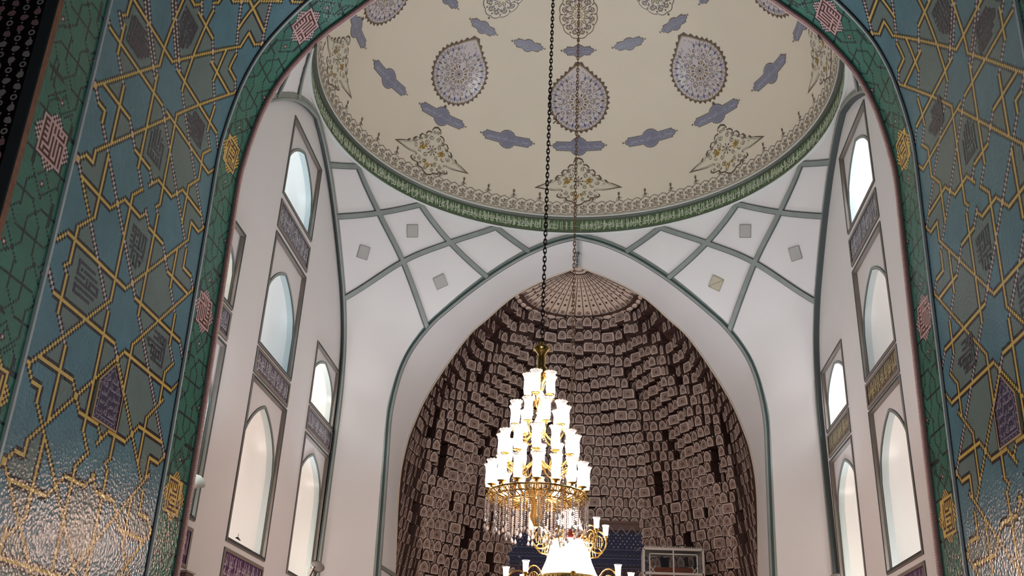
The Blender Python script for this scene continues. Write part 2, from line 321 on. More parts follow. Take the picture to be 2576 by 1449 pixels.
def band_grid(j0, j1, mirror_text):
    G = np.zeros((j1 - j0, 29), int)
    for w in BAND.split(';'):
        t = w[0]; a, b, e, g = [int(x) for x in w[1:].split(',')]
        for k in range(-3, 5):
            n = max(abs(e - a), abs(g - b)); si = (e > a) - (e < a); sj = (g > b) - (g < b)
            for q in range(n + 1): put(G, a + si * q, b + sj * q + 86 * k, 1, -14, j0)
    for k in range(-3, 5):
        for (fi, fj) in ((0, 70), (-12, 43), (11, 43), (0, 16)):
            for di in (-1, 0, 1):
                for dj in (-1, 0, 1): put(G, fi + di, fj + dj + 86 * k, 3 if di == dj == 0 else (5 if di * dj == 0 else 0), -14, j0)
        B = star_bitmap('w' if k % 2 == 0 else 'y'); wht = k % 2 == 0
        if k >= 1: B = B[::-1, ::-1]
        if mirror_text: B = B[:, ::-1]
        cl = 4 if wht else 2
        for r in range(-1, 16):
            for c in range(-1, 16):
                i = c - 7; j = 86 * k + 7 - r
                if r in (-1, 15) or c in (-1, 15): put(G, i, j, 1, -14, j0)
                else: put(G, i, j, 5 if B[r, c] else cl, -14, j0)
        for lev in range(1, 4):            # stepped checker points in the middle of each side
            for q in range(-(4 - lev) - 1, (4 - lev) + 2):
                edge = abs(q) > 4 - lev
                for (i, j) in ((q, 7 + lev), (q, -7 - lev), (7 + lev, q), (-7 - lev, q)):
                    v = 1 if edge else ((3 if wht else 2) if (q + lev) % 2 == 0 else 5)
                    put(G, i, j + 86 * k, v, -14, j0)
    return G
FIELD_M = [T_BLUE, T_YEL, T_BLK, T_WHT, T_GREY]
BAND_M = [T_GRN, T_DGR, T_YEL, T_WHT, T_PNK, T_BRN]
def brick_rows(mb, side, G, yfun, sfun, mats, ylo, yhi):
    for r in range(G.shape[0]):
        s0, s1 = sfun(r), sfun(r + 1)
        s1 = min(s1, SMAX)
        if s0 < 0 or s0 >= SMAX: continue
        row = G[r]; c = 0
        while c < len(row):
            e = c
            while e < len(row) and row[e] == row[c]: e += 1
            ya, yb = (ylo if c == 0 else yfun(c)), (yhi if e == len(row) else yfun(e))
            if side > 0: pass
            q = [V3(side, ya, s0), V3(side, yb, s0), V3(side, yb, s1), V3(side, ya, s1)]
            mb.face(q if side < 0 else q[::-1], mats[row[c]])
            c = e
YL0, YL1 = 8.205, 11.59                    # the two thin bright fillets
vault = struct(empty('ceiling_vault', (0, 9.9, 0)))
for side in (-1, 1):
    mb = MB()
    brick_rows(mb, side, GM, lambda c: Y0 + U * (c + I0 - .5), lambda r: S0 + US * (r + J0 - .5), FIELD_M, YL0, YL1)
    sb = S0 + US * (J0 - .5)
    q = [V3(side, 7.40, 0), V3(side, YN, 0), V3(side, YN, sb), V3(side, 7.40, sb)]
    mb.face(q if side < 0 else q[::-1], T_BLUE)
    child(mb, 'mosaic_field', vault)
    jb0 = math.ceil((sb - 6.825) / UB); jb1 = math.ceil((SMAX - 6.825) / UB) + 1
    for yc, ylo, yhi, mir in ((12.0, YL1, YN, False), (7.82, 7.40, YL0, True)):
        G = band_grid(jb0, jb1, False)
        if mir: G = G[:, ::-1]
        mb = MB()
        brick_rows(mb, side, G, lambda c: yc + UB * (c - 14.5), lambda r: 6.825 + UB * (r + jb0 - .5), BAND_M, ylo, yhi)
        child(mb, 'mosaic_band', vault)
    ss = [s for s in np.linspace(0, SMAX, 150)]
    mb = MB()
    fil = mat('pale_glazed_fillet', (214, 228, 234), .25)
    for yy in (YL0, YL1):
        d = 1 if yy < 10 else -1
        pts = [V3(side, yy, s) for s in ss]; nr = [V3(side, yy, s, 1) - V3(side, yy, s) for s in ss]
        k = side * d
        mb.sweep(pts, nr, [(-.04 * k, 0), (-.04 * k, .004), (-.006 * k, .004), (-.006 * k, .03), (.012 * k, .036), (.03 * k, .03), (.03 * k, 0)], [T_BLK, T_BLK, fil, fil, fil, fil], smooth=False)
    child(mb, 'fillet', vault)
    # twisted rope moulding along the far edge, brown one along the near edge
    mb = MB()
    nk = 520; R_ = .045
    for k in range(nk):
        s0 = SMAX * k / nk; s1 = SMAX * (k + .8) / nk
        for dy, cc in ((-.03, mat('mauve_rope_tile', (186, 146, 146), .5)), (.02, mat('pink_rope_tile', (232, 204, 202), .5))):
            a = V3(side, YN + dy - .015, s0, .02); b = V3(side, YN + dy + .02, s1, .02)
            mb.tube([a, (a + b) / 2, b], [.026, .042, .026], cc, 5, smooth=True)
    child(mb, 'rope_moulding', vault)
    mb = MB()
    brn = mat('terracotta_trim', (142, 98, 76), .6, noise=.25, nscale=14)
    pts = [V3(side, 7.36, s) for s in ss]; nr = [V3(side, 7, s, 1) - V3(side, 7, s) for s in ss]
    k = -side
    mb.sweep(pts, nr, [(-.05 * k, -.1), (-.05 * k, .02), (-.04 * k, .03), (.04 * k, .03), (.05 * k, 0)], [DARKLINE, DARKLINE, brn, DARKLINE], smooth=False)
    child(mb, 'edge_moulding', vault)
    # square kufic words laid in the greenish compartments
    mb = MB()
    for per in (0, 1):
        for w in KUFIC:
            st = [[int(v) / 1000 for v in x.split(',')] for x in w.split()]
            yc_ = (min(x[0] for x in st) + max(x[2] for x in st)) / 2
            for y0, s0, y1, s1 in st:
                if side > 0: y0, y1 = 2 * yc_ - y0, 2 * yc_ - y1
                h = .0175
                if y1 < y0: y0, y1 = y1, y0
                if s1 < s0: s0, s1 = s1, s0
                s0 += 3.223 * per; s1 += 3.223 * per
                if s1 > SMAX - .1: continue
                n = max(1, int((s1 - s0) / .12)); 
                for a in range(n):
                    sa = s0 - h + (s1 - s0 + 2 * h) * a / n; sb_ = s0 - h + (s1 - s0 + 2 * h) * (a + 1) / n
                    q = [V3(side, y0 - h, sa, .003), V3(side, y1 + h, sa, .003), V3(side, y1 + h, sb_, .003), V3(side, y0 - h, sb_, .003)]
                    mb.face(q if side < 0 else q[::-1], T_KUF)
    child(mb, 'kufic_inlay', vault)

# ---- Arabic lettering: words turned into joined letter forms for the built-in font
AR = {'ا': (0xFE8D, 0xFE8E), 'أ': (0xFE83, 0xFE84), 'إ': (0xFE87, 0xFE88), 'ب': 0xFE8F, 'ة': (0xFE93, 0xFE94), 'ت': 0xFE95, 'ث': 0xFE99, 'ج': 0xFE9D, 'ح': 0xFEA1, 'خ': 0xFEA5,
      'د': (0xFEA9, 0xFEAA), 'ذ': (0xFEAB, 0xFEAC), 'ر': (0xFEAD, 0xFEAE), 'ز': (0xFEAF, 0xFEB0), 'س': 0xFEB1, 'ش': 0xFEB5, 'ص': 0xFEB9, 'ض': 0xFEBD, 'ط': 0xFEC1, 'ظ': 0xFEC5, 'ع': 0xFEC9,
      'غ': 0xFECD, 'ف': 0xFED1, 'ق': 0xFED5, 'ك': 0xFED9, 'ل': 0xFEDD, 'م': 0xFEE1, 'ن': 0xFEE5, 'ه': 0xFEE9, 'و': (0xFEED, 0xFEEE), 'ى': (0xFEEF, 0xFEF0), 'ي': 0xFEF1}
def shape_ar(t):
    out = []
    for w in t.split(' '):
        r = []; n = len(w)
        for i, ch in enumerate(w):
            if ch not in AR: continue
            f = AR[ch]; pj = i > 0 and w[i - 1] in AR and not isinstance(AR[w[i - 1]], tuple); nj = i < n - 1 and w[i + 1] in AR
            if isinstance(f, tuple): r.append(chr(f[1] if pj else f[0]))
            else: r.append(chr(f + (3 if pj and nj else 1 if pj else 2 if nj else 0)))
        out.append(''.join(r))
    return ' '.join(out)[::-1]
_TC = {}
def text_mesh(t, res=1, shaped=True):
    """flat text: (verts, faces) with x from 0 to width and y from 0 to 1"""
    if t in _TC: return _TC[t]
    cu = bpy.data.curves.new('t', 'FONT'); cu.body = shape_ar(t) if shaped else t; cu.resolution_u = res
    o = bpy.data.objects.new('t', cu); COL.objects.link(o)
    me = bpy.data.meshes.new_from_object(o)
    V = np.array([v.co[:] for v in me.vertices]); Fc = [tuple(p.vertices) for p in me.polygons]
    bpy.data.objects.remove(o); bpy.data.curves.remove(cu); bpy.data.meshes.remove(me)
    lo = V.min(0); hi = V.max(0); h = hi[1] - lo[1]
    V = (V - lo) / h; w = (hi[0] - lo[0]) / h
    _TC[t] = (V, Fc, w); return _TC[t]
def put_text(mb, t, fn, x0, x1, y0, y1, m):
    """write t between x0..x1 and y0..y1 of the surface fn(x, y)"""
    V, Fc, w = text_mesh(t)
    P = [fn(x0 + (x1 - x0) * v[0] / w, y0 + (y1 - y0) * v[1]) for v in V]
    mb.add(P, Fc, m)
BASM = 'بسم الله الرحمن الرحيم'
LINES = ['الحمد لله رب العالمين الرحمن الرحيم', 'اياك نعبد واياك نستعين', 'اهدنا الصراط المستقيم', 'قل هو الله احد الله الصمد', 'لم يلد ولم يولد ولم يكن له كفوا احد', 'سبحان الله والحمد لله ولا اله الا الله']

# ---- five-sided inscription panels on the vault, one each side
purp = mat('aubergine_tile', (44, 36, 82), .3, noise=.15, nscale=20); lav = mat('lavender_glaze', (206, 200, 226), .35); cream = mat('buff_tile_frame', (196, 170, 132), .4)
for side, lb in ((-1, 'five-sided aubergine tile panel with white script on the left blue vault wall'), (1, 'five-sided aubergine tile panel with white script on the right blue vault wall')):
    def fn(off): return lambda y, s: V3(side, y if side < 0 else y, s, off)
    P5 = [(9.60, 4.545), (10.185, 4.545), (10.185, 4.98), (9.893, 5.272), (9.60, 4.98)]
    org = V3(side, 9.9, 4.9)
    o = empty('inscription_panel', org); tag(o, lb, 'panel', 'inscription panels on the vault')
    def inset(d):
        c = (9.893, 4.88); return [(c[0] + (x - c[0]) * (1 - d / .3), c[1] + (s - c[1]) * (1 - d / .36)) for x, s in P5]
    def loopface(mb, pts, off, m):
        q = [V3(side, y, s, off) for y, s in pts]; mb.face(q if side < 0 else q[::-1], m)
    def ringface(mb, A, B, oa, ob, m):
        for k in range(5):
            k2 = (k + 1) % 5
            q = [V3(side, *A[k], oa), V3(side, *A[k2], oa), V3(side, *B[k2], ob), V3(side, *B[k], ob)]; mb.face(q if side < 0 else q[::-1], m)
    mb = MB(); ringface(mb, inset(0), inset(0), 0, .02, cream); ringface(mb, inset(0), inset(.022), .02, .02, cream)
    ringface(mb, inset(.022), inset(.03), .02, .012, T_BRN); child(mb, 'frame', o)
    mb = MB(); loopface(mb, inset(.03), .012, purp)
    ringface(mb, inset(.075), inset(.082), .014, .014, lav)
    A = inset(.052)
    for k in range(5):
        a, b = A[k], A[(k + 1) % 5]; n = max(2, int(math.dist(a, b) / .075))
        for t in range(n):
            x = a[0] + (b[0] - a[0]) * t / n; s = a[1] + (b[1] - a[1]) * t / n; e = .011
            loopface(mb, [(x - e, s), (x, s - e), (x + e, s), (x, s + e)], .014, lav)
    child(mb, 'tile_field', o)
    mb = MB()
    for k, (t, w0) in enumerate((('السلام على', .14), ('والسلام الله', .19), ('سبحان ربي العظيم', .19), ('الرحمن الرحيم', .19), ('الحمد لله رب', .19))):
        s1 = 5.09 - k * .093
        g = (lambda x, y: V3(-1, 9.893 + x, y, .016)) if side < 0 else (lambda x, y: V3(1, 9.893 - x, y, .016))
        put_text(mb, t, g, -w0, w0, s1 - .09, s1 + .01, lav)
    child(mb, 'lettering', o)

# ---- the front face of the near arch: mosaic band of flower stars on near-black
blackt = mat('aubergine_black_tile', (26, 14, 18), .35, noise=.2, nscale=8); petal = mat('dusty_white_petal', (200, 188, 182), .45); petal2 = mat('mauve_petal', (196, 150, 154), .45)
darkg = mat('dark_green_reveal', (34, 46, 40), .4)
ft = MB()
for side in (-1, 1):
    ss = list(np.linspace(0, SMAX, 90))
    def pt(s, w, y):
        x, z = pf(s); nx, nz = pfn(s); return Vector((side * (x - nx * w), y, z - nz * w))
    for (w0, w1, y0, y1, m) in ((0.0, .10, 7.33, 7.33, darkg), (.10, .62, 7.33, 7.33, blackt), (.62, .66, 7.33, 7.25, darkg), (.66, .84, 7.25, 7.25, darkg), (.84, .86, 7.25, 7.2, darkg), (.86, 3.2, 7.2, 7.2, blackt)):
        for a, b in zip(ss[:-1], ss[1:]):
            q = [pt(a, w0, y0), pt(a, w1, y1), pt(b, w1, y1), pt(b, w0, y0)]
            ft.face(q if side > 0 else q[::-1], m)
    step = .13
    nr = int(SMAX / step)
    for k in range(12, nr - 30):
        s = k * step
        for c, w in enumerate((.17, .30, .43, .56)):
            ww = w; s_ = s + (step / 2 if c % 2 else 0)
            ctr = pt(s_, ww, 7.322)
            x, z = pf(s_); nx, nz = pfn(s_); ex = Vector((-side * nx, 0, -nz)); ez = Vector((ex.z, 0, -ex.x)) * (1 if side > 0 else -1)
            if (k + c) % 3 == 0:
                for q in range(10):
                    a0, a1 = 2 * pi * q / 10, 2 * pi * (q + 1) / 10
                    P = [ctr + (ex * cos(a) + ez * sin(a)) * r for r, a in ((.018, a0), (.037, a0), (.037, a1), (.018, a1))]
                    ft.face(P, petal)
            else:
                a0 = 2.1 * k + c
                P = [ctr + (ex * cos(a0 + 2 * pi * q / 10) + ez * sin(a0 + 2 * pi * q / 10)) * r for q, r in enumerate((.058, .044, .036, .040, .032, .038, .032, .040, .036, .044))]
                ft.face(P, petal if (k // 4) % 3 else petal2)
            c2 = ctr + ez * (step / 2) + ex * .0
            ft.face([c2 + ex * .014, c2 + ez * .014, c2 - ex * .014, c2 - ez * .014], petal)
struct(ft.build('wall_near'))
# plain walls and roof that close the space around and behind the near arch
ob = MB()
for side in (-1, 1):
    ob.box((side * 6.9, 3.5, 6.5), (.3, 7.6, 17), blackt)
ob.box((0, 3.5, 15.6), (14.5, 7.8, .3), mat('outer_vault_plaster', (120, 116, 112), .8))
struct(ob.build('wall_porch'))

# ================================================================== THE DOME CHAMBER
# ---- pendentives
DZ = [(-2, 7.63), (8, 7.63), (10, 7.12), (11.5, 6.52), (12.3, 6.2), (12.9, 5.97), (13.02, 5.92)]
def dz(z): return float(np.interp(z, [a for a, b in DZ], [b for a, b in DZ]))
def rho(th, z):
    """distance from the axis at angle th (0 = far or near axis, 90 = side axis)"""
    h = hz(z); te = math.atan2(h, SA); re = math.hypot(h, SA); D = dz(z); c = cos(te - pi / 4)
    k = math.log(re / D) / math.log(1 / c) if c < .9999 and abs(re - D) > 1e-9 else 0
    return D * (1 / max(.05, cos(th - pi / 4))) ** k
def PEN(sx, sy, th, z, off=0.0):
    r = rho(th, z) - off; return Vector((sx * r * sin(th), YC + sy * r * cos(th), z))
def PENN(sx, sy, th, z):
    a = PEN(sx, sy, th, z); b = PEN(sx, sy, th + .01, z); c = PEN(sx, sy, th, z - .02)
    n = (b - a).cross(c - a).normalized(); 
    if n.dot(Vector((0, YC, 8)) - a) < 0: n = -n
    return n
ZR = [-1.6, 2, 5, 7, 7.8] + list(np.linspace(8.1, 12.9, 26)) + [12.97, 13.02]
for sx, sy in ((-1, 1), (1, 1), (-1, -1), (1, -1)):
    mb = MB(); n = 18; rows = []
    for z in ZR:
        te = math.atan2(hz(z), SA); rows.append([PEN(sx, sy, te + (pi / 2 - 2 * te) * k / n, z) for k in range(n + 1)])
    for a, b in zip(rows[:-1], rows[1:]):
        for k in range(n):
            mb.face([a[k], a[k + 1], b[k + 1], b[k]], PLASTER, True)
    struct(mb.build('ceiling_pendentive'))
# ribs of the net
RP = [(-.075, 0), (-.075, .035), (-.058, .05), (.058, .05), (.075, .035), (.075, 0)]
RM = [DARKLINE, DARKLINE, GREYRIB, DARKLINE, DARKLINE]
def d2(a): return rad(a)
RIBS = [[(55.8, 10.13), (45, 11.5), (34.2, 12.33), (22.5, 13.0)], [(67.2, 11.68), (56, 12.33), (45, 13.0)], [(77.2, 12.47), (67.5, 13.0)]]
for sx, sy in ((-1, 1), (1, 1), (-1, -1), (1, -1)):
    mb = MB()
    for R0 in RIBS:
        for flip in (0, 1):
            nd = [((90 - t) if flip else t, z) for t, z in R0]
            P = smooth_poly(nd, 10) if len(nd) > 2 else np.array([(nd[0][0] + (nd[1][0] - nd[0][0]) * k / 8, nd[0][1] + (nd[1][1] - nd[0][1]) * k / 8) for k in range(9)])
            pts = [PEN(sx, sy, rad(t), min(z, 13.0), .0) for t, z in P]; nr = [PENN(sx, sy, rad(t), min(z, 12.98)) for t, z in P]
            mb.sweep(pts, nr, RP, RM)
    struct(mb.build('trim_net_ribs'))
# vents in the pendentives
grille = mat('grey_perforated_metal', (172, 172, 170), .5, metal=.0, noise=.05, nscale=60)
folded = mat('beige_perforated_metal', (184, 178, 158), .5, noise=.05, nscale=60)
VL_ = {(-1, 1, 0): 'square grey vent on the far left pendentive, topmost, nearest the dome ring', (-1, 1, 1): 'square grey vent on the far left pendentive, close to the big muqarnas arch', (-1, 1, 2): 'square grey vent on the far left pendentive, the one close to the left side arch',
       (1, 1, 0): 'square grey vent on the far right pendentive, topmost, nearest the dome ring', (1, 1, 1): 'square beige vent with a diagonal crease beside the big muqarnas arch', (1, 1, 2): 'square grey vent on the far right pendentive, the one close to the right side arch'}
for sx in (-1, 1):
    for k, (t, z) in enumerate(((45, 12.30), (34.2, 11.31), (55.8, 11.31))):
        c = PEN(sx, 1, rad(t), z); n = PENN(sx, 1, rad(t), z); up = Vector((0, 0, 1)); e2 = (up - n * up.dot(n)).normalized(); e1 = e2.cross(n)
        rt = rad({0: 20, 1: 38, 2: 8}[k]) * (1 if sx < 0 else -1)
        a = e1 * cos(rt) + e2 * sin(rt); b = n.cross(a); a *= .165; b *= .165
        o = empty('vent', c); tag(o, VL_[(sx, 1, k)], 'vent', 'vents in the pendentives')
        m_ = folded if (sx, k) == (1, 1) else grille
        mb = MB(); q = [c - a - b, c + a - b, c + a + b, c - a + b]
        f = n * .025; mb.add([p - n * .03 for p in q] + [p + f for p in q], [(4, 5, 6, 7), (0, 1, 5, 4), (1, 2, 6, 5), (2, 3, 7, 6), (3, 0, 4, 7)], m_)
        child(mb, 'plate', o)
        mb = MB()
        for p, q2 in ((q[0], q[1]), (q[1], q[2]), (q[2], q[3]), (q[3], q[0])) + (((q[0], q[2]),) if m_ is folded else ()):
            mb.tube([p + f, q2 + f], .006, BROWNLINE, 4)
        child(mb, 'edge_bead', o)

# ---- ring: mouldings and inscription band
mb = MB(); C0 = (0, YC, 0)
greenband = mat('green_inscription_ground', (84, 110, 76), .3, noise=.12, nscale=5)
whitem = mat('white_glazed_moulding', (205, 210, 208), .3)
olive = mat('dark_rail', (92, 98, 90), .3, metal=.25)
mb.lathe([(5.97, 12.9), (5.97, 13.0), (5.86, 13.0), (5.84, 13.03)], C0, whitem, 128)
mb.lathe([(5.84, 13.03), (5.86, 13.055), (5.885, 13.06)], C0, GREYRIB, 128)
mb.lathe([(5.885, 13.06), (5.90, 13.08)], C0, DARKLINE, 128)
struct(mb.build('trim_ring_lip'))
mb = MB(); mb.lathe([(5.90, 13.08), (5.88, 13.44)], C0, greenband, 160)
mb.lathe([(5.888, 13.095), (5.888, 13.105)], C0, GREYRIB, 160)
mb.lathe([(5.88, 13.255), (5.88, 13.262)], C0, lav, 160)
struct(mb.build('trim_inscription_band'))
mb = MB(); mb.lathe([(5.88, 13.44), (5.81, 13.445), (5.785, 13.47), (5.78, 13.50)], C0, olive, 160)
mb.lathe([(5.78, 13.50), (5.765, 13.52), (5.775, 13.545), (5.80, 13.56)], C0, whitem, 160)
struct(mb.build('trim_dome_rail'))
lt = mat('pale_green_lettering', (206, 222, 196), .35)
mb = MB()
def ringxy(a, z, r=5.872): return Vector((r * sin(a), YC + r * cos(a), z))
tot = [BASM] + LINES
for row, (z0, z1, lst, ph) in enumerate(((13.10, 13.34, tot * 3, 0.0), (13.19, 13.42, (LINES[2:] + LINES[:2] + [BASM]) * 3, .1))):
    ws = [text_mesh(t)[2] for t in lst]; sc = 2 * pi * (.985) / (sum(ws) + .5 * len(ws)); a = .012
    for t, w in zip(lst, ws):
        # from inside the text runs from right to left, so it advances with growing angle to the left
        a1 = a; a2 = a + w * sc
        put_text(mb, t, lambda x, y: ringxy(x, y, 5.872 - .003 * row), a1 - 0, a2, z0, z1, lt)
        a = a2 + .5 * sc
for k in range(520):
    a = 2 * pi * (k + .35 * sin(k * 2.7)) / 520; b = .0012; h0 = 13.12 + .05 * sin(k * 1.9) ** 2
    if (a % (2 * pi)) < .02 or a > 2 * pi - .012: continue
    mb.face([ringxy(a - b, h0, 5.870), ringxy(a + b, h0, 5.870), ringxy(a + b, 13.42 - .04 * (k % 3 == 0), 5.870), ringxy(a - b, 13.42 - .04 * (k % 3 == 0), 5.870)], lt)
let = mb.build('lettering'); struct(let); let.parent = bpy.data.objects['trim_inscription_band']

# ---- dome shell
DC = Vector((0, YC, 13.1)); DR = 5.8
mb = MB(); els = [4.4, 8] + list(range(12, 91, 4)); prof = [(DR * cos(rad(e)), 13.1 + DR * sin(rad(e))) for e in els]; prof[-1] = (0.001, 13.1 + DR)
mb.lathe(prof, C0, DOMEC, 96); struct(mb.build('ceiling'))
def DOM(az, el, off=0.0):
    r = DR - off; return Vector((r * cos(rad(el)) * sin(rad(az)), YC + r * cos(rad(el)) * cos(rad(az)), 13.1 + r * sin(rad(el))))

# ---- drawing flat ornament in degrees and laying it on the dome
class Orn:
    """ornament in local degrees (x to the right seen from inside, y up), built at azimuth 0"""
    def __init__(s, el0): s.mb = MB(); s.e = el0; s.flat = None
    def P(s, x, y, off):
        if s.flat: return s.flat(x, y, off)
        el = s.e + y; return DOM(x / max(.15, cos(rad(el))), el, off)
    def poly(s, pts, m, off):
        s.mb.face([s.P(x, y, off) for x, y in pts], m)
    def plate(s, pts, m, off, rim=None):
        c = (sum(p[0] for p in pts) / len(pts), sum(p[1] for p in pts) / len(pts)); n = len(pts)
        for k in range(n):
            a, b = pts[k], pts[(k + 1) % n]
            am, bm_ = ((a[0] + c[0]) / 2, (a[1] + c[1]) / 2), ((b[0] + c[0]) / 2, (b[1] + c[1]) / 2)
            s.mb.face([s.P(*a, off), s.P(*b, off), s.P(*bm_, off), s.P(*am, off)], m); s.mb.face([s.P(*am, off), s.P(*bm_, off), s.P(*c, off)], m)
            s.mb.face([s.P(*a, 0), s.P(*b, 0), s.P(*b, off), s.P(*a, off)], rim or m)
    def line(s, pts, w, m, off):
        n = len(pts)
        L = []
        for i, (x, y) in enumerate(pts):
            a = pts[min(n - 1, i + 1)]; b = pts[max(0, i - 1)]; dx, dy = a[0] - b[0], a[1] - b[1]; l = math.hypot(dx, dy) or 1
            ww = w[i] if hasattr(w, '__len__') else w
            L.append(((x - dy / l * ww / 2, y + dx / l * ww / 2), (x + dy / l * ww / 2, y - dx / l * ww / 2)))
        for (a, b), (c, d) in zip(L[:-1], L[1:]): s.poly([a, b, d, c], m, off)
    def ring(s, cx, cy, r0, r1, m, off, n=24, wob=0, k=8):
        for q in range(n):
            a0, a1 = 2 * pi * q / n, 2 * pi * (q + 1) / n
            f = lambda a: 1 + wob * cos(k * a)
            s.poly([(cx + r0 * f(a0) * cos(a0), cy + r0 * f(a0) * sin(a0)), (cx + r1 * f(a0) * cos(a0), cy + r1 * f(a0) * sin(a0)), (cx + r1 * f(a1) * cos(a1), cy + r1 * f(a1) * sin(a1)), (cx + r0 * f(a1) * cos(a1), cy + r0 * f(a1) * sin(a1))], m, off)
    def petal(s, cx, cy, ang, l, w, m, off):
        ca, sa = cos(ang), sin(ang)
        pts = [(0, 0), (l * .35, w / 2), (l * .7, w * .38), (l, 0), (l * .7, -w * .38), (l * .35, -w / 2)]
        s.poly([(cx + x * ca - y * sa, cy + x * sa + y * ca) for x, y in pts], m, off)
    def spiral(s, cx, cy, r, a0, turns, d, w, m, off, n=12):
        pts = []
        for k in range(n + 1):
            t = k / n; a = a0 + d * turns * 2 * pi * t; rr = r * (1 - t * .85); pts.append((cx + rr * cos(a), cy + rr * sin(a)))
        s.line(pts, w, m, off)
O_BRN = mat('brown_arabesque', (98, 84, 74), .35); O_OCH = mat('ochre_arabesque', (156, 134, 100), .35); O_BLU = mat('violet_blue_arabesque', (84, 84, 130), .3)
O_WHT = mat('white_ornament_ground', (200, 194, 196), .2, spec=.8); O_GRY = mat('grey_arabesque', (118, 112, 104), .35); O_SLT = mat('slate_cartouche', (124, 126, 146), .28, noise=.06, nscale=3, spec=.7)
O_GLD = mat('gold_arabesque', (160, 128, 50), .3, metal=.3); O_CRM = mat('cream_ornament_ground', (214, 208, 190), .3)
def halfmirror(h): return h + [(-x, y) for x, y in h[::-1] if abs(x) > 1e-6]

def teardrop():
    o = Orn(37.0); R0 = 8.45
    def outline(r, tip):
        pts = []
        for k in range(72):
            a = pi / 2 + 2 * pi * k / 72; d = abs(((a - pi / 2 + pi) % (2 * pi)) - pi)
            rr = r + (tip - r) * max(0, 1 - d / .62) ** 1.6 * (1 if d < .62 else 0); pts.append((rr * cos(a), rr * sin(a)))
        return pts
    base = outline(R0 * .96, 10.9); n = len(base)
    ser = []
    for k in range(n):
        x, y = base[k]; l = math.hypot(x, y); e = .72 if k % 2 else 0.0
        ser.append((x * (1 + e / l), y * (1 + e / l)))
    o.plate(ser, O_BRN, .012); o.plate(outline(R0 * .945, 10.6), O_OCH, .018); o.plate(outline(R0 * .92, 10.2), O_WHT, .026)
    z = .030
    o.petal(0, -R0 - .6, -pi / 2, 1.0, .9, O_BRN, .02)
    o.ring(0, 0, .0, .42, O_BRN, z); o.ring(0, 0, .62, .8, O_BRN, z); o.ring(0, 0, 1.05, 1.25, O_GRY, z)
    for k in range(8):
        a = pi / 4 * k
        o.petal(1.4 * cos(a), 1.4 * sin(a), a, 1.7, .62, O_OCH, z); o.petal(1.5 * cos(a + pi / 8), 1.5 * sin(a + pi / 8), a + pi / 8, 1.0, .5, O_BRN, z)
        o.ring(3.9 * cos(a), 3.9 * sin(a), .45, .6, O_BRN, z, 10); o.ring(3.9 * cos(a), 3.9 * sin(a), .75, .86, O_GRY, z, 12)
        o.petal(3.9 * cos(a), 3.9 * sin(a), a, .4, .35, O_BLU, z)
        for dd in (-1, 1):
            b = a + dd * .33; o.spiral(3.3 * cos(b), 3.3 * sin(b), .62, a, 1.0, dd, .11, O_BRN, z)
            b = a + dd * .2; o.spiral(5.3 * cos(b), 5.3 * sin(b), .6, a + 1, 1.1, dd, .13, O_GRY, z)
    for rr, cnt, sz in ((2.45, 16, .30), (4.55, 20, .34), (5.75, 30, .30), (7.65, 40, .26)):
        for k in range(cnt):
            a = 2 * pi * (k + .5) / cnt; o.spiral(rr * cos(a), rr * sin(a), sz, a * 3, 1.0, 1 if k % 2 else -1, .10, (O_BRN, O_GRY, O_BLU)[k % 3], z, 7)
    for k in range(24):
        a = 2 * pi * k / 24; c = O_BLU
        o.petal(6.0 * cos(a), 6.0 * sin(a), a, 1.5, .5, c if k % 2 else O_BRN, z)
        for dd in (-1, 1):
            b = a + dd * .07; o.spiral(6.95 * cos(b), 6.95 * sin(b), .42, a, 1.0, dd, .12, O_BLU if k % 3 else O_BRN, z, 9)
        o.petal(4.9 * cos(a + .13), 4.9 * sin(a + .13), a + .13, .8, .34, O_BLU if k % 2 else O_OCH, z)
    for y, r in ((8.7, .5), (9.45, .3)): o.ring(0, y - .6, r * .55, r, O_BRN, z, 10)
    for x in (-1, 1):
        o.spiral(x * .9, 7.9, .5, 0, 1, x, .12, O_BRN, z)
    return o.mb
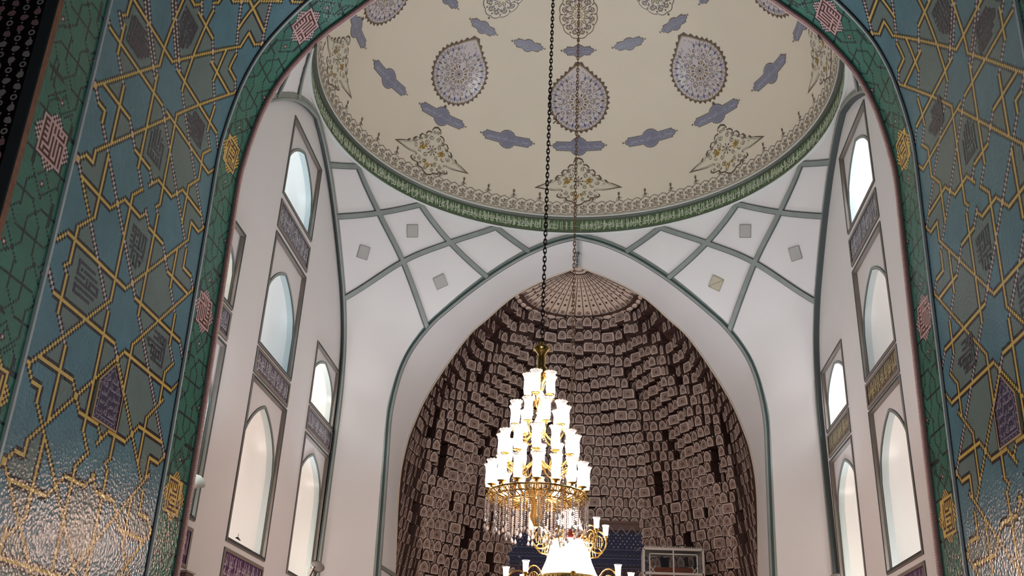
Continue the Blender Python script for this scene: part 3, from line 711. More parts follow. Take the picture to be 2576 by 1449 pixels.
def cartouche(L, H, rb, el):
    o = Orn(el)
    def outl(L, H, rb):
        top = []
        n = 14; x = L
        right = [(L, 0), (L - .35, H * .45), (L - .8, H * .55), (L - 1.15, H)]
        arc = [(rb * cos(a), max(H, rb * sin(a))) for a in np.linspace(math.asin(min(1, H / rb)), pi - math.asin(min(1, H / rb)), 9)]
        mid1 = [(L - 1.15 - (L - 1.15 - rb) * k / 6, H) for k in range(1, 6)]
        up = right + mid1 + arc + [(-x, y) for x, y in mid1[::-1]] + [(-x, y) for x, y in right[::-1]]
        return up + [(x, -y) for x, y in up[::-1][1:-1]]
    A = outl(L, H, rb); o.plate(A, O_GRY, .010); o.plate(outl(L - .16, H - .16, rb - .18), O_SLT, .016)
    B = outl(L - .42, H - .36, rb - .4); o.line(B + [B[0]], .07, mat('pale_slate', (168, 170, 188), .3), .019)
    s = 0
    for k in range(0, len(A)):
        a, b = A[k], A[(k + 1) % len(A)]; n = max(1, int(math.dist(a, b) / .42))
        for q in range(n):
            x = a[0] + (b[0] - a[0]) * q / n; y = a[1] + (b[1] - a[1]) * q / n; l = math.hypot(x, y)
            o.poly([(x - .14, y), (x, y - .14), (x + .14, y), (x, y + .14)], O_BRN, .008)
    for d in (-1, 1):
        x = d * (L + .38); o.poly([(x - .22, 0), (x, -.22), (x + .22, 0), (x, .22)], O_BRN, .02)
        o.poly([(x - .22 + d * .1, 0), (x, -.34), (x + .1, 0), (x, .34)], O_BRN, .018)
    pale = mat('pale_slate_lettering', (176, 178, 192), .3)
    V, Fc, w = text_mesh('سبحان ربك رب العزة عما يصفون')
    k = 2 * (L - 1.3)
    o.mb.add([o.P(-k / 2 + k * v[0] / w, (v[1] - .5) * H * 1.15, .020) for v in V], Fc, pale)
    return o.mb
def corner_orn():
    o = Orn(14.6)
    h = [(0, 7.0), (1.1, 6.5), (1.5, 5.6), (1.3, 5.0), (2.4, 4.9), (3.1, 4.1), (2.9, 3.3), (4.2, 3.4), (4.9, 2.5), (4.6, 1.7), (5.9, 1.7), (6.6, .8), (6.4, .2), (7.8, .2), (8.4, -.6), (9.6, -1.0), (11, -1.7), (12.4, -2.5), (10.5, -2.6), (8.6, -2.8), (6.8, -2.9), (4.6, -2.7), (4.9, -3.6), (6.0, -3.9), (6.2, -4.6), (5.3, -5.1), (3.6, -5.0), (3.2, -5.9), (1.8, -6.1), (1.2, -6.8), (0, -7.3)]
    k_ = .93
    out = halfmirror([(x * 1.0, y) for x, y in h]); o.plate(out, O_BRN, .010)
    o.plate([(x * k_, y * k_ - .05) for x, y in out], O_CRM, .016)
    z = .02
    o.ring(0, 0, 0, .3, O_BRN, z, 10); o.ring(0, 0, .5, .66, O_BRN, z, 14)
    for k in range(8):
        a = k * pi / 4; o.petal(.75 * cos(a), .75 * sin(a), a, .9, .45, O_BRN if k % 2 else O_GRY, z)
    for x in (-1, 1):
        for cx, cy, r in ((2.2, 1.6, .9), (3.7, .4, .9), (5.4, -.6, .8), (7.1, -1.3, .65), (8.6, -1.8, .5), (9.9, -2.1, .34), (1.2, 3.4, .8), (.6, 5.2, .6), (1.9, -1.7, .8), (3.6, -3.6, .75), (1.8, -3.6, .8), (4.9, -4.3, .5), (1.2, -5.4, .6), (3.9, -1.4, .7), (2.9, 2.9, .7), (4.4, 1.8, .6), (5.7, .6, .55), (2.9, -4.6, .45)):
            o.spiral(x * cx, cy, r, .5 * cx, 1.15, x, .15, O_BRN, z, 12); o.spiral(x * cx, cy, r * .55, 2 + cx, .8, -x, .12, O_GRY, z, 7)
            o.petal(x * cx, cy, .8 * cx, r * .8, r * .4, O_GRY, z)
        for k in range(14):
            a = random.uniform(0, 6.28); r = random.uniform(0, 1.1)
            o.petal(x * 3.0 + r * cos(a), .1 + r * sin(a), random.uniform(0, 6.28), .9, .4, O_GLD, z + .003)
            if k < 7: o.petal(x * .6 + random.uniform(-.8, .8), -4.4 + random.uniform(-.7, .7), random.uniform(0, 6.28), .8, .35, O_GLD, z + .003)
        o.line([(x * t[0], t[1] - .35) for t in ((1.5, 4.6), (3.4, 2.6), (5.4, 1.0), (7.4, -.2), (9.6, -1.35), (11.3, -2.1))], .12, O_GRY, z)
        o.line([(x * t[0], t[1]) for t in ((4.6, -2.4), (6.8, -2.5), (9, -2.45), (11.4, -2.35))], .12, O_BRN, z)
    return o.mb
def oval_orn():
    o = Orn(61.0)
    def outl(a_, b_, w=.35):
        return [((a_ + w * abs(sin(6 * t))) * cos(t), (b_ + w * abs(sin(6 * t))) * sin(t)) for t in np.linspace(0, 2 * pi, 73)[:-1]]
    A = outl(5.0, 6.4); o.plate(A, O_BRN, .010); o.plate([(x * .955, y * .96) for x, y in A], O_CRM, .016); z = .02
    o.petal(0, -6.6, -pi / 2, .8, .7, O_BRN, .012)
    o.ring(0, 0, .9, 1.05, O_BRN, z); o.ring(0, 0, 0, .35, O_BRN, z, 10); o.ring(0, 0, .5, .62, O_GRY, z, 14)
    for k in range(12):
        a = 2 * pi * k / 12; ex, ey = cos(a), sin(a) * 1.25
        for dd in (-1, 1):
            b = a + dd * .22
            o.spiral(2.1 * cos(b), 2.6 * sin(b), .65, a, 1.1, dd, .17, O_BRN, z); o.spiral(3.8 * cos(b), 4.8 * sin(b), .85, a + 2, 1.2, -dd, .2, O_BRN, z)
            o.spiral(3.1 * cos(b * 1.0), 3.9 * sin(b), .45, a, .9, dd, .13, O_BLU, z, 8)
        o.petal(3.0 * ex, 3.0 * ey, a, 1.2, .55, O_GRY, z); o.petal(1.2 * ex, 1.2 * ey, a, .9, .4, O_OCH, z); o.petal(4.2 * ex, 4.2 * ey, a, .7, .5, O_BRN, z)
    return o.mb
def place_ring(mb, name, ks, step, labels, cat, group, el):
    first = None
    for k in ks:
        if first is None:
            c = DOM(0, el); o = mb.build(name); o.data.transform(Matrix.Translation(-Vector((0, YC, el * 0 + 13.1)))); first = o
        else:
            o = first.copy(); COL.objects.link(o)
        o.location = (0, YC, 13.1); o.rotation_euler = (0, 0, -rad(k * step))
        tag(o, labels[k], cat, group)
side_w = {0: 'on the axis above the big arch', -2: 'left of the centre one', 2: 'right of the centre one', -4: 'beside the left edge of the vault', 4: 'beside the right edge of the vault'}
place_ring(teardrop(), 'teardrop_medallion', (0, -2, 2, -4, 4), 22.5, {0: 'teardrop tile medallion straight above the big arch, crossed by the thin chain', -2: 'teardrop tile medallion on the dome, its tip leaning right, left of the centre one', 2: 'teardrop tile medallion on the dome, its tip leaning left, right of the centre one', -4: 'teardrop tile medallion cut off at the upper left of the dome', 4: 'teardrop tile medallion cut off at the upper right of the dome'}, 'medallion', 'teardrop medallions on the dome', 37)
place_ring(corner_orn(), 'winged_arabesque', (0, -2, 2, -4, 4), 22.5, {0: 'winged grey and gold arabesque low on the dome above the arch tip', -2: 'winged grey and gold arabesque on the dome, first one left of centre', 2: 'winged grey and gold arabesque on the dome, first one right of centre', -4: 'winged arabesque seen edge-on at the far left of the dome', 4: 'winged arabesque seen edge-on at the far right of the dome'}, 'ornament', 'winged arabesques on the dome', 14)
place_ring(oval_orn(), 'oval_medallion', (0, -2, 2), 22.5, {0: 'lobed oval scroll medallion cut by the top edge, in the middle of the dome', -2: 'lobed oval scroll medallion cut by the top edge, left of the middle one', 2: 'lobed oval scroll medallion cut by the top edge, right of the middle one'}, 'medallion', 'oval medallions on the dome', 61)
ordn = {1: 'first', 2: 'second', 3: 'third', 4: 'fourth'}
def cl(row, k):
    if k == 0: return f'slate blue cartouche on the centre line, {row} row, crossed by the thin chain'
    return f'slate blue cartouche in the {row} row, {ordn[abs(k)]} one to the {"left" if k < 0 else "right"} of the centre line'
place_ring(cartouche(7.45, 1.3, 2.6, 24.6), 'cartouche', range(-4, 5), 22.5, {k: cl('lower', k) for k in range(-4, 5)}, 'cartouche', 'lower row of cartouches on the dome', 24)
place_ring(cartouche(4.35, 1.15, 1.75, 51.0), 'cartouche', range(-3, 4), 22.5, {k: cl('upper', k) for k in range(-3, 4)}, 'cartouche', 'upper row of cartouches on the dome', 51)
# lace border with finials round the foot of the dome
o = Orn(6.6)
z = .012
for q in range(3):
    x0 = -2.5 + 2.5 * q
    for yy, r in ((-.9, .62), (.35, .62)):
        for dd in (-1, 1):
            o.spiral(x0 + dd * .62, yy, r, .5, 1.1, dd, .13, O_GRY if dd > 0 else O_BRN, z, 9)
            o.spiral(x0 + dd * .62, yy, r * .5, 2.5, .8, -dd, .11, O_BRN, z, 6)
    o.ring(x0, -.3, .2, .34, O_BRN, z, 8); o.petal(x0, .2, pi / 2, .9, .5, O_GRY, z)
    o.line([(x0 - 1.25, 1.0), (x0 - .9, 1.55), (x0 - .3, 1.75), (x0, 2.0), (x0 + .3, 1.75), (x0 + .9, 1.55), (x0 + 1.25, 1.0)], .16, O_BRN, z)
    o.line([(x0 - 1.25, -1.7), (x0, -1.3), (x0 + 1.25, -1.7)], .14, O_GRY, z)
    o.line([(x0 - 1.25, -1.95), (x0 + 1.25, -1.95)], .12, O_BRN, z)
o.line([(0, 1.9), (0, 4.3)], .14, O_BRN, z); o.ring(0, 2.7, .18, .36, O_BRN, z, 8); o.petal(0, 3.2, pi / 2, .9, .62, O_BRN, z)
for d in (-1, 1): o.petal(0, 3.9, pi / 2 - d * .9, .5, .28, O_OCH, z); o.spiral(d * .5, 2.35, .4, 0, .8, d, .12, O_GRY, z, 6)
unit = o.mb.build('lace_unit'); V = np.array([v.co[:] for v in unit.data.vertices]); Fc = [tuple(p.vertices) for p in unit.data.polygons]; mi = [p.material_index for p in unit.data.polygons]; ms = list(unit.data.materials)
big = MB()
for k in range(48):
    a = -rad(7.5 * k + 3.75 + .3); c_, s_ = cos(a), sin(a); D = V - [0, YC, 0]
    Q = np.c_[D[:, 0] * c_ - D[:, 1] * s_, D[:, 0] * s_ + D[:, 1] * c_ + YC, D[:, 2]]
    base = len(big.v); big.v.extend(map(tuple, Q))
    for f, m_ in zip(Fc, mi): big.f.append(tuple(base + i for i in f)); big.m.append(big.mi(ms[m_])); big.smooth.append(False)
bpy.data.objects.remove(unit); struct(big.build('trim_lace_border'))

# ---- side walls with their niches
XW = 6.0
COLS = {'A': (13.60, 15.743), 'B': (17.256, 19.49), 'C': (20.999, 23.132)}
NICHES = [('B', 10.24, 12.19, 1.0), ('B', 6.85, 9.35, 1.05), ('B', 3.06, 6.23, 1.15), ('C', 6.87, 8.424, .72), ('C', 3.08, 6.214, .9), ('A', 6.87, 8.424, .72), ('A', 3.08, 6.214, .9)]
DROP = [.26, .48, .32, .17, .26, .17, .26]
PANELS = [('B', 9.454, 10.107), ('B', 6.266, 6.81), ('B', 2.30, 2.96), ('C', 6.276, 6.828), ('C', 2.32, 2.97), ('A', 6.276, 6.828), ('A', 2.32, 2.97)]
NAMEC = {'A': 'near the vault edge', 'B': 'in the tall middle column', 'C': 'next to the far corner'}
LVL = {('B', 0): 'topmost', ('B', 1): 'middle', ('B', 2): 'lowest', ('C', 3): 'upper', ('C', 4): 'lower', ('A', 5): 'upper', ('A', 6): 'lower'}
alc = mat('alcove_plaster', (236, 236, 234), .35, spec=.5)
silver = mat('bright_glazed_bead', (196, 206, 206), .15, spec=.8)
def WP(side, y, z, d=0.0):
    """point on a side wall: d goes into the room"""
    if side > 0: y -= .238 * min(1, 1); z += .077
    return Vector((side * (XW - d), y, z))
def rect_frame(mb, side, y0, y1, z0, z1, w, h, mats, d0=0.0, inward=True):
    P = [(y0, z0), (y1, z0), (y1, z1), (y0, z1)]; Q = [(y0 + w, z0 + w), (y1 - w, z0 + w), (y1 - w, z1 - w), (y0 + w, z1 - w)]
    R_ = [(y0 + w * .3, z0 + w * .3), (y1 - w * .3, z0 + w * .3), (y1 - w * .3, z1 - w * .3), (y0 + w * .3, z1 - w * .3)]
    lay = [(P, d0), (P, d0 + h * .5), (R_, d0 + h), (Q, d0 + h * .7), (Q, d0 - .075)]
    for (A, a), (B, b), m in zip(lay[:-1], lay[1:], mats):
        for k in range(4):
            k2 = (k + 1) % 4; mb.face([WP(side, *A[k], a), WP(side, *A[k2], a), WP(side, *B[k2], b), WP(side, *B[k], b)], m)
def arch_loop(y0, y1, zb, zs, zt, n=10):
    c = (y0 + y1) / 2; h = (y1 - y0) / 2; up = []
    for k in range(n + 1):
        t = k / n; x = h * (1 - t); zz = zs + (zt - zs) * (1 - (1 - t) ** 1.75 * 1.0) ** .62
        zz = zs + (zt - zs) * (.30 * t + .70 * math.sqrt(max(0, 1 - (1 - t) ** 2)))
        up.append((x, zz))
    pts = [(c + h, zb)] + [(c + x, z) for x, z in up] + [(c - x, z) for x, z in up[::-1][1:]] + [(c - h, zb)]
    return pts
wn = 0
LIT = {(-1, 0): ((.72, .9, 1.0), 30), (-1, 1): ((.62, .86, 1.0), 20), (-1, 2): ((1.0, .87, .78), 60), (-1, 3): ((1.0, .95, .90), 34), (-1, 4): ((1.0, .88, .78), 50), (-1, 5): ((1.0, .88, .74), 26), (-1, 6): ((.8, .96, .9), 40),
       (1, 0): ((.92, .96, 1.0), 64), (1, 1): ((.94, .97, 1.0), 14), (1, 2): ((1.0, .96, .92), 60), (1, 3): ((1.0, .97, .96), 50), (1, 4): ((1.0, .93, .86), 56), (1, 5): ((1.0, .93, .86), 20), (1, 6): ((1.0, .93, .86), 30)}
for side in (-1, 1):
    sn = 'left' if side < 0 else 'right'
    holes = []
    for c, zb, zt, rise in NICHES:
        y0, y1 = COLS[c]; holes.append([(y0 + .02, zb + .02), (y1 - .02, zb + .02), (y1 - .02, zt - .02), (y0 + .02, zt - .02)])
    zz = list(np.linspace(-1.6, 12.85, 60))
    outer = [(YC + hz(z) + .12, z) for z in zz] + [(YC, 13.05)] + [(YC - hz(z) - .12, z) for z in zz[::-1]]
    if side > 0: outer = [(y + .238, z - .077) for y, z in outer]
    V, Fc = fill2d(outer, holes)
    mb = MB(); mb.add([WP(side, v[0], v[1]) for v in V], Fc, PLASTER)
    struct(mb.build('wall_' + sn))
    for ni, (c, zb, zt, rise) in enumerate(NICHES):
        wn += 1
        y0, y1 = COLS[c]; cy = (y0 + y1) / 2
        w = struct(empty('window_%d' % wn, WP(side, cy, zb)))
        mb = MB(); rect_frame(mb, side, y0, y1, zb, zt, .06, .035, [DARKLINE, BROWNLINE, DARKLINE, BROWNLINE]); child(mb, 'window_frame', w)
        a0, a1 = y0 + .085, y1 - .085; za = zb + .09; top = zt - DROP[ni]
        loop = arch_loop(a0, a1, za, top - rise, top)
        V, Fc = fill2d([(y0 + .05, zb + .05), (y1 - .05, zb + .05), (y1 - .05, zt - .05), (y0 + .05, zt - .05)], [loop])
        mb = MB(); mb.add([WP(side, v[0], v[1], -.065) for v in V], Fc, PLASTER); child(mb, 'arch_panel', w)
        mb = MB()
        L2 = loop[1:-1]; pts = [WP(side, y, z, -.063) for y, z in loop]
        mb.sweep(pts, [Vector((-side, 0, 0))] * len(pts), [(-.035, 0), (-.028, .022), (.028, .022), (.035, 0)], [DARKLINE, GREYRIB, DARKLINE])
        for (ya, za_), (yb, zb_) in zip(loop[:-1], loop[1:]): mb.face([WP(side, ya, za_, -.065), WP(side, yb, zb_, -.065), WP(side, yb, zb_, -.20), WP(side, ya, za_, -.20)], silver, True)
        child(mb, 'arch_bead', w)
        D = .75; n = 10; mb = MB(); rows = []
        zs = top - rise
        for k in range(n + 1):
            t = k / n * pi / 2; cc = max(.001, cos(t)); d = -.20 - D * sin(t)
            rows.append([WP(side, cy + (y - cy) * cc, (zs + (z - zs) * (.35 + .65 * cc) if z > zs else z), d) for y, z in loop])
        for r0, r1 in zip(rows[:-1], rows[1:]):
            for k in range(len(loop) - 1): mb.face([r0[k], r0[k + 1], r1[k + 1], r1[k]], alc, True)
        sl = [r[0] for r in rows] + [r[-1] for r in rows[::-1]]; mb.face(sl, alc)
        mb.face([WP(side, a0 - .02, za, .0), WP(side, a1 + .02, za, .0), WP(side, a1 + .02, za, -.1), WP(side, a0 - .02, za, -.1)], BROWNLINE)
        child(mb, 'alcove', w)
        col, en = LIT[(side, ni)]
        # the lamp lying on the sill lights the alcove from below
        lo = WP(side, cy + (-.55 if c == 'B' else -.4), za + .16, -.30)
        big = (side, ni) == (-1, 1)
        f = empty('sill_lamp', WP(side, cy - (.55 if c == 'B' else .4), za, -.30))
        tag(f, f'round lamp on the {LVL[(c, ni)]} niche sill {NAMEC[c]}, {sn} wall', 'lamp', f'sill lamps of the {sn} wall niches')
        mb = MB(); q = Vector(f.location); mb.box(q + Vector((0, 0, .02)), (.16, .2, .03), DARKIRON); mb.lathe([(.0, .03), (.07, .04), (.085, .09), (.085, .105)], q, DARKIRON, 12); child(mb, 'body', f)
        mb = MB(); mb.lathe([(.083, .10), (.05, .108), (.0, .11)], q, mat('lit_lamp_lens', (255, 248, 255), .3, emit=14), 12); child(mb, 'lens', f)
        lamp('sill_light', 'POINT', lo + Vector((0, 0, .06)), en, col, .16)
    # panels of calligraphy
    for pi_, (c, z0, z1) in enumerate(PANELS):
        y0, y1 = COLS[c]; low = pi_ in (2, 4, 6)
        gname = 'low' if low else ('g' if (side > 0 and pi_ != 0) else 's')
        gr = {'low': mat('aubergine_panel_ground', (84, 58, 98), .35, noise=.1, nscale=6), 'g': mat('olive_panel_ground', (96, 84, 62), .35, noise=.15, nscale=6), 's': mat('slate_plum_panel_ground', (98, 92, 104), .35, noise=.12, nscale=6)}[gname]
        le = {'low': mat('lavender_lettering', (206, 188, 204), .3), 'g': mat('gilt_lettering', (196, 184, 140), .3), 's': mat('silver_lettering', (196, 196, 204), .3)}[gname]
        pos = {0: 'between the top and middle niches of the tall column', 1: 'between the middle and lowest niches of the tall column', 2: 'under the lowest niche of the tall column', 3: 'between the two niches next to the far corner', 4: 'under the niches next to the far corner', 5: 'between the two niches near the vault edge', 6: 'under the niches near the vault edge'}[pi_]
        o = empty('calligraphy_panel', WP(side, (y0 + y1) / 2, (z0 + z1) / 2)); tag(o, f'{ {"low":"purple","g":"olive gilt","s":"slate plum"}[gname]} script panel {pos}, {sn} wall', 'panel', f'script panels on the {sn} wall')
        mb = MB(); rect_frame(mb, side, y0, y1, z0, z1, .07, .035, [DARKLINE, BROWNLINE, BROWNLINE, DARKLINE]); child(mb, 'frame', o)
        mb = MB(); mb.face([WP(side, y, z, .006) for y, z in ((y0 + .05, z0 + .05), (y1 - .05, z0 + .05), (y1 - .05, z1 - .05), (y0 + .05, z1 - .05))], gr); child(mb, 'ground', o)
        mb = MB(); cy = (y0 + y1) / 2; hw = (y1 - y0) / 2 - .1
        g = (lambda x, y, d=.012: WP(-1, cy + x, y, d)) if side < 0 else (lambda x, y, d=.012: WP(1, cy - x, y, d))
        H_ = z1 - z0
        T = LINES[(pi_ + (0 if side < 0 else 3)) % 6]
        put_text(mb, T, g, -hw, hw, z0 + .08, z0 + .08 + H_ * .52, le)
        put_text(mb, LINES[(pi_ + 2) % 6], lambda x, y: g(x, y, .009), -hw, hw, z0 + H_ * .36, z1 - .08, le)
        for k in range(13 if c == 'B' else 11):   # tall upright strokes
            x = -hw + 2 * hw * (k + .5 + .3 * math.sin(k * 2.3)) / 13; b = .011; s0 = z0 + .1 + .08 * math.sin(k * 1.7) ** 2
            mb.face([g(x - b, s0, .014), g(x + b, s0, .014), g(x + b, z1 - .1, .014), g(x - b, z1 - .1, .014)], le)
        child(mb, 'lettering', o)

# ---- mouldings of the side and far arches, and of the near arch towards the chamber
ss = np.linspace(0, SMAX, 110)
MP = [(-.10, -.09), (-.10, .03), (-.075, .055), (-.02, .06), (-.01, .035), (.03, .035), (.045, .055), (.08, .05), (.10, .02), (.10, -.02)]
MM = [DARKLINE, DARKLINE, GREYRIB, TEAL, DARKLINE, TEAL, GREYRIB, GREYRIB, DARKLINE]
MS = [DARKLINE, DARKLINE, GREYRIB, GREYRIB, GREYRIB, GREYRIB, GREYRIB, GREYRIB, DARKLINE]
def arch_pts(fn):
    L = [fn(-1, s) for s in ss]; Rr = [fn(1, s) for s in ss[::-1]][1:]; return L + Rr
for name, fn, nr in (('far', lambda d, s: Vector((d * pf(s)[0], YF, pf(s)[1])), Vector((0, -1, 0))), ('left', lambda d, s: Vector((-SA, YC + d * pf(s)[0], pf(s)[1])), Vector((1, 0, 0))), ('right', lambda d, s: Vector((SA, YC + d * pf(s)[0], pf(s)[1])), Vector((-1, 0, 0)))):
    P = arch_pts(fn); mb = MB(); mb.sweep(P, [nr] * len(P), MP, MM if name == 'far' else MS)
    struct(mb.build('trim_' + name))
# intrados between near pendentives and vault
mb = MB()
for side in (-1, 1):
    for a, b in zip(ss[:-1], ss[1:]):
        p = [V3(side, YN, a, 0), V3(side, YN + .06, a, -.0), V3(side, YN + .06, b, 0), V3(side, YN, b, 0)]; mb.face(p, PLASTER)
struct(mb.build('trim_near'))

# ================================================================== THE FAR IWAN
PI_ = smooth_poly([(4.60, -1.6), (4.62, 1), (4.64, 3), (4.70, 4.4), (4.76, 5.6), (4.77, 6.5), (4.70, 7.2), (4.56, 7.83), (4.14, 8.95), (3.22, 10.53), (2.6, 11.2), (1.88, 11.90), (.95, 12.45), (0, 12.86)], 10)
SI = np.r_[0, np.cumsum(np.hypot(*np.diff(PI_, axis=0).T))]
def pin(t):
    s = t * SI[-1]; return float(np.interp(s, SI, PI_[:, 0])), float(np.interp(s, SI, PI_[:, 1]))
def hin(z): return float(np.interp(z, PI_[:, 1], PI_[:, 0]))
YI = 26.0
mb = MB()
for side in (-1, 1):
    tt = np.linspace(0, 1, 90); 
    A = [Vector((side * pf(t * SMAX)[0], YF - .02, pf(t * SMAX)[1])) for t in tt]; B = [Vector((side * pin(t)[0], YI, pin(t)[1])) for t in tt]
    for k in range(len(tt) - 1):
        mb.face([A[k], B[k], B[k + 1], A[k + 1]], PLASTER, True)
struct(mb.build('wall_iwan_reveal'))
mb = MB(); P = [Vector((-pin(t)[0], YI, pin(t)[1])) for t in tt] + [Vector((pin(t)[0], YI, pin(t)[1])) for t in tt[::-1]][1:]
creamm = mat('cream_moulding', (204, 190, 172), .4)
mb.sweep(P, [Vector((0, -1, 0))] * len(P), [(.03, -.02), (.03, .02), (-.0, .03), (-.05, .015), (-.06, -.03)], [creamm, creamm, DARKLINE, DARKLINE])
struct(mb.build('trim_iwan_edge'))
# horizontal string moulding on the reveals
mb = MB()
for side in (-1, 1):
    z = 3.84
    pts = [Vector((side * (4.79 - (4.79 - 4.66) * k / 8), YF + (YI - YF) * k / 8, z)) for k in range(9)]
    mb.sweep(pts, [Vector((-side, 0, 0))] * 9, [(-.06, -.02), (-.05, .035), (.05, .035), (.06, -.02)], [DARKLINE, GREYRIB, DARKLINE])
struct(mb.build('trim_string_course'))

# muqarnas half-dome: tiers of small arched cells over a half-octagonal plan that shrinks upwards
PLAN = [(-4.72, 0), (-4.66, 1.5), (-2.2, 4.2), (2.2, 4.2), (4.66, 1.5), (4.72, 0)]
def plan(u):
    seg = [math.dist(PLAN[i], PLAN[i + 1]) for i in range(5)]; T = sum(seg); d = u * T
    for i in range(5):
        if d <= seg[i] or i == 4:
            t = min(1, d / seg[i]); a, b = PLAN[i], PLAN[i + 1]; return (a[0] + (b[0] - a[0]) * t, a[1] + (b[1] - a[1]) * t)
        d -= seg[i]
def plan2(u, f):
    """plan point at height factor f (1 = full plan, smaller = rounder and nearer the apex axis)"""
    x, y = plan(u); k = min(1, max(0, (1 - f) * 2.2)); a = pi * (1 - u); r = 4.7
    cx, cy = r * cos(a), 4.3 * sin(a)
    return ((x * (1 - k) + cx * k) * f, (y * (1 - k) + cy * k) * f)
M_BASE = mat('brown_muqarnas_ground', (74, 51, 46), .5, noise=.2, nscale=6); M_PALE = mat('buff_muqarnas_tile', (200, 182, 171), .45, noise=.10, nscale=3)
M_LINE = mat('dark_brown_outline', (58, 38, 34), .5); M_MOT = mat('brown_flower_motif', (104, 80, 72), .45); M_MID = mat('fawn_muqarnas_tile', (152, 132, 122), .45)
def mq_off(u, row):
    """stepped projection of the cell blocks: deep recesses and prows running down the vault, mirrored about the axis"""
    w = abs(u - .5) * 2
    a = .16 + .13 * sin(w * 16.0 + .22 * row) + .05 * (sin(w * 53 + row * 1.3) > .2)
    if (int(w * 33 + .3 * row) * 7 + (row // 3) * 5) % 11 == 0 and w > .25 and row > 2: a -= .30
    if w < .22 and row < 12: a *= .15
    return a
rng = random.Random(3)
muq = struct(empty('ceiling_muqarnas', (0, YI, 0)))
RH = .310
zt = [3.26 + RH * k for k in range(28)]
zt = [z for z in zt if z < 11.9]
TYPES = [(1.0, 'n'), (1.0, 'n'), (1.0, 'n'), (.5, 's'), (1.0, 'n'), (1.0, 'n'), (.55, 's'), (1.1, 'n'), (.95, 'n'), (1.55, 'w'), (.9, 'n'), (1.0, 'n'), (1.0, 'n')]
def cell(mb, P0, P1, zlo, zhi, depth, kind, nin, shade):
    """P0,P1 bottom corners (x,y); nin horizontal unit vector towards the room"""
    a = Vector((P0[0], P0[1], 0)); b = Vector((P1[0], P1[1], 0)); e = b - a; w = e.length
    if w < .04: return
    e.normalize(); H_ = zhi - zlo
    def pt(u, v, d=0.0): return a + e * (u * w) + Vector((0, 0, zlo + v * H_)) + nin * (d + .05 * v)
    bk = -nin * depth
    q = [pt(0, 0), pt(1, 0), pt(1, 1), pt(0, 1)]
    mb.face(q, M_BASE); mb.face([q[0], q[1], q[1] + bk, q[0] + bk], M_LINE); mb.face([q[3], q[2], q[2] + bk, q[3] + bk], M_LINE)
    mb.face([q[0], q[3], q[3] + bk, q[0] + bk], M_LINE); mb.face([q[1], q[2], q[2] + bk, q[1] + bk], M_LINE)
    mx = min(.10, .02 / w); my = .04
    if kind == 'w': ar = [(mx, my), (1 - mx, my), (1 - mx, .62), (1 - mx * 2.6, .92), (mx * 2.6, .92), (mx, .62)]
    elif kind == 's': ar = [(mx, my), (1 - mx, my), (1 - mx, .66), (.5, .96), (mx, .66)]
    else: ar = [(mx, my), (1 - mx, my), (1 - mx, .50), (.5 + .27, .80), (.5, .95), (.5 - .27, .80), (mx, .50)]
    f = [pt(u, v, .022) for u, v in ar]; g = [pt(u, v, 0) for u, v in ar]; n = len(f)
    mb.face(f, M_PALE)
    for i in range(n): mb.face([g[i], g[(i + 1) % n], f[(i + 1) % n], f[i]], M_LINE)
    # inner outline and flower
    c = (.5, .44); inn = [(c[0] + (u - c[0]) * .70, c[1] + (v - c[1]) * .74) for u, v in ar]; in2 = [(c[0] + (u - c[0]) * .62, c[1] + (v - c[1]) * .67) for u, v in ar]
    mb.face([pt(u, v, .0235) for u, v in in2], M_MID)
    for i in range(n):
        j = (i + 1) % n; mb.face([pt(*inn[i], .024), pt(*inn[j], .024), pt(*in2[j], .024), pt(*in2[i], .024)], M_MOT)
    if kind != 's':
        r = .19 * H_ / 1; rw = r / w; rh = r / H_
        st = [(c[0] + rw * (1.0 if q % 2 else .5) * cos(pi * q / 5) * (1.4 if kind == 'w' else 1), c[1] + rh * (1.0 if q % 2 else .5) * sin(pi * q / 5)) for q in range(10)]
        mb.face([pt(u, v, .0245) for u, v in st], M_MOT)
    # small spandrel tiles
    if kind == 'n':
        for s_ in (0, 1):
            t = [(.03, .99), (.20, .99), (.03, .80)]; t = [(1 - u, v) for u, v in t] if s_ else t
            mb.face([pt(u, v, .006) for u, v in t], M_PALE)
back = MB(); prev = None
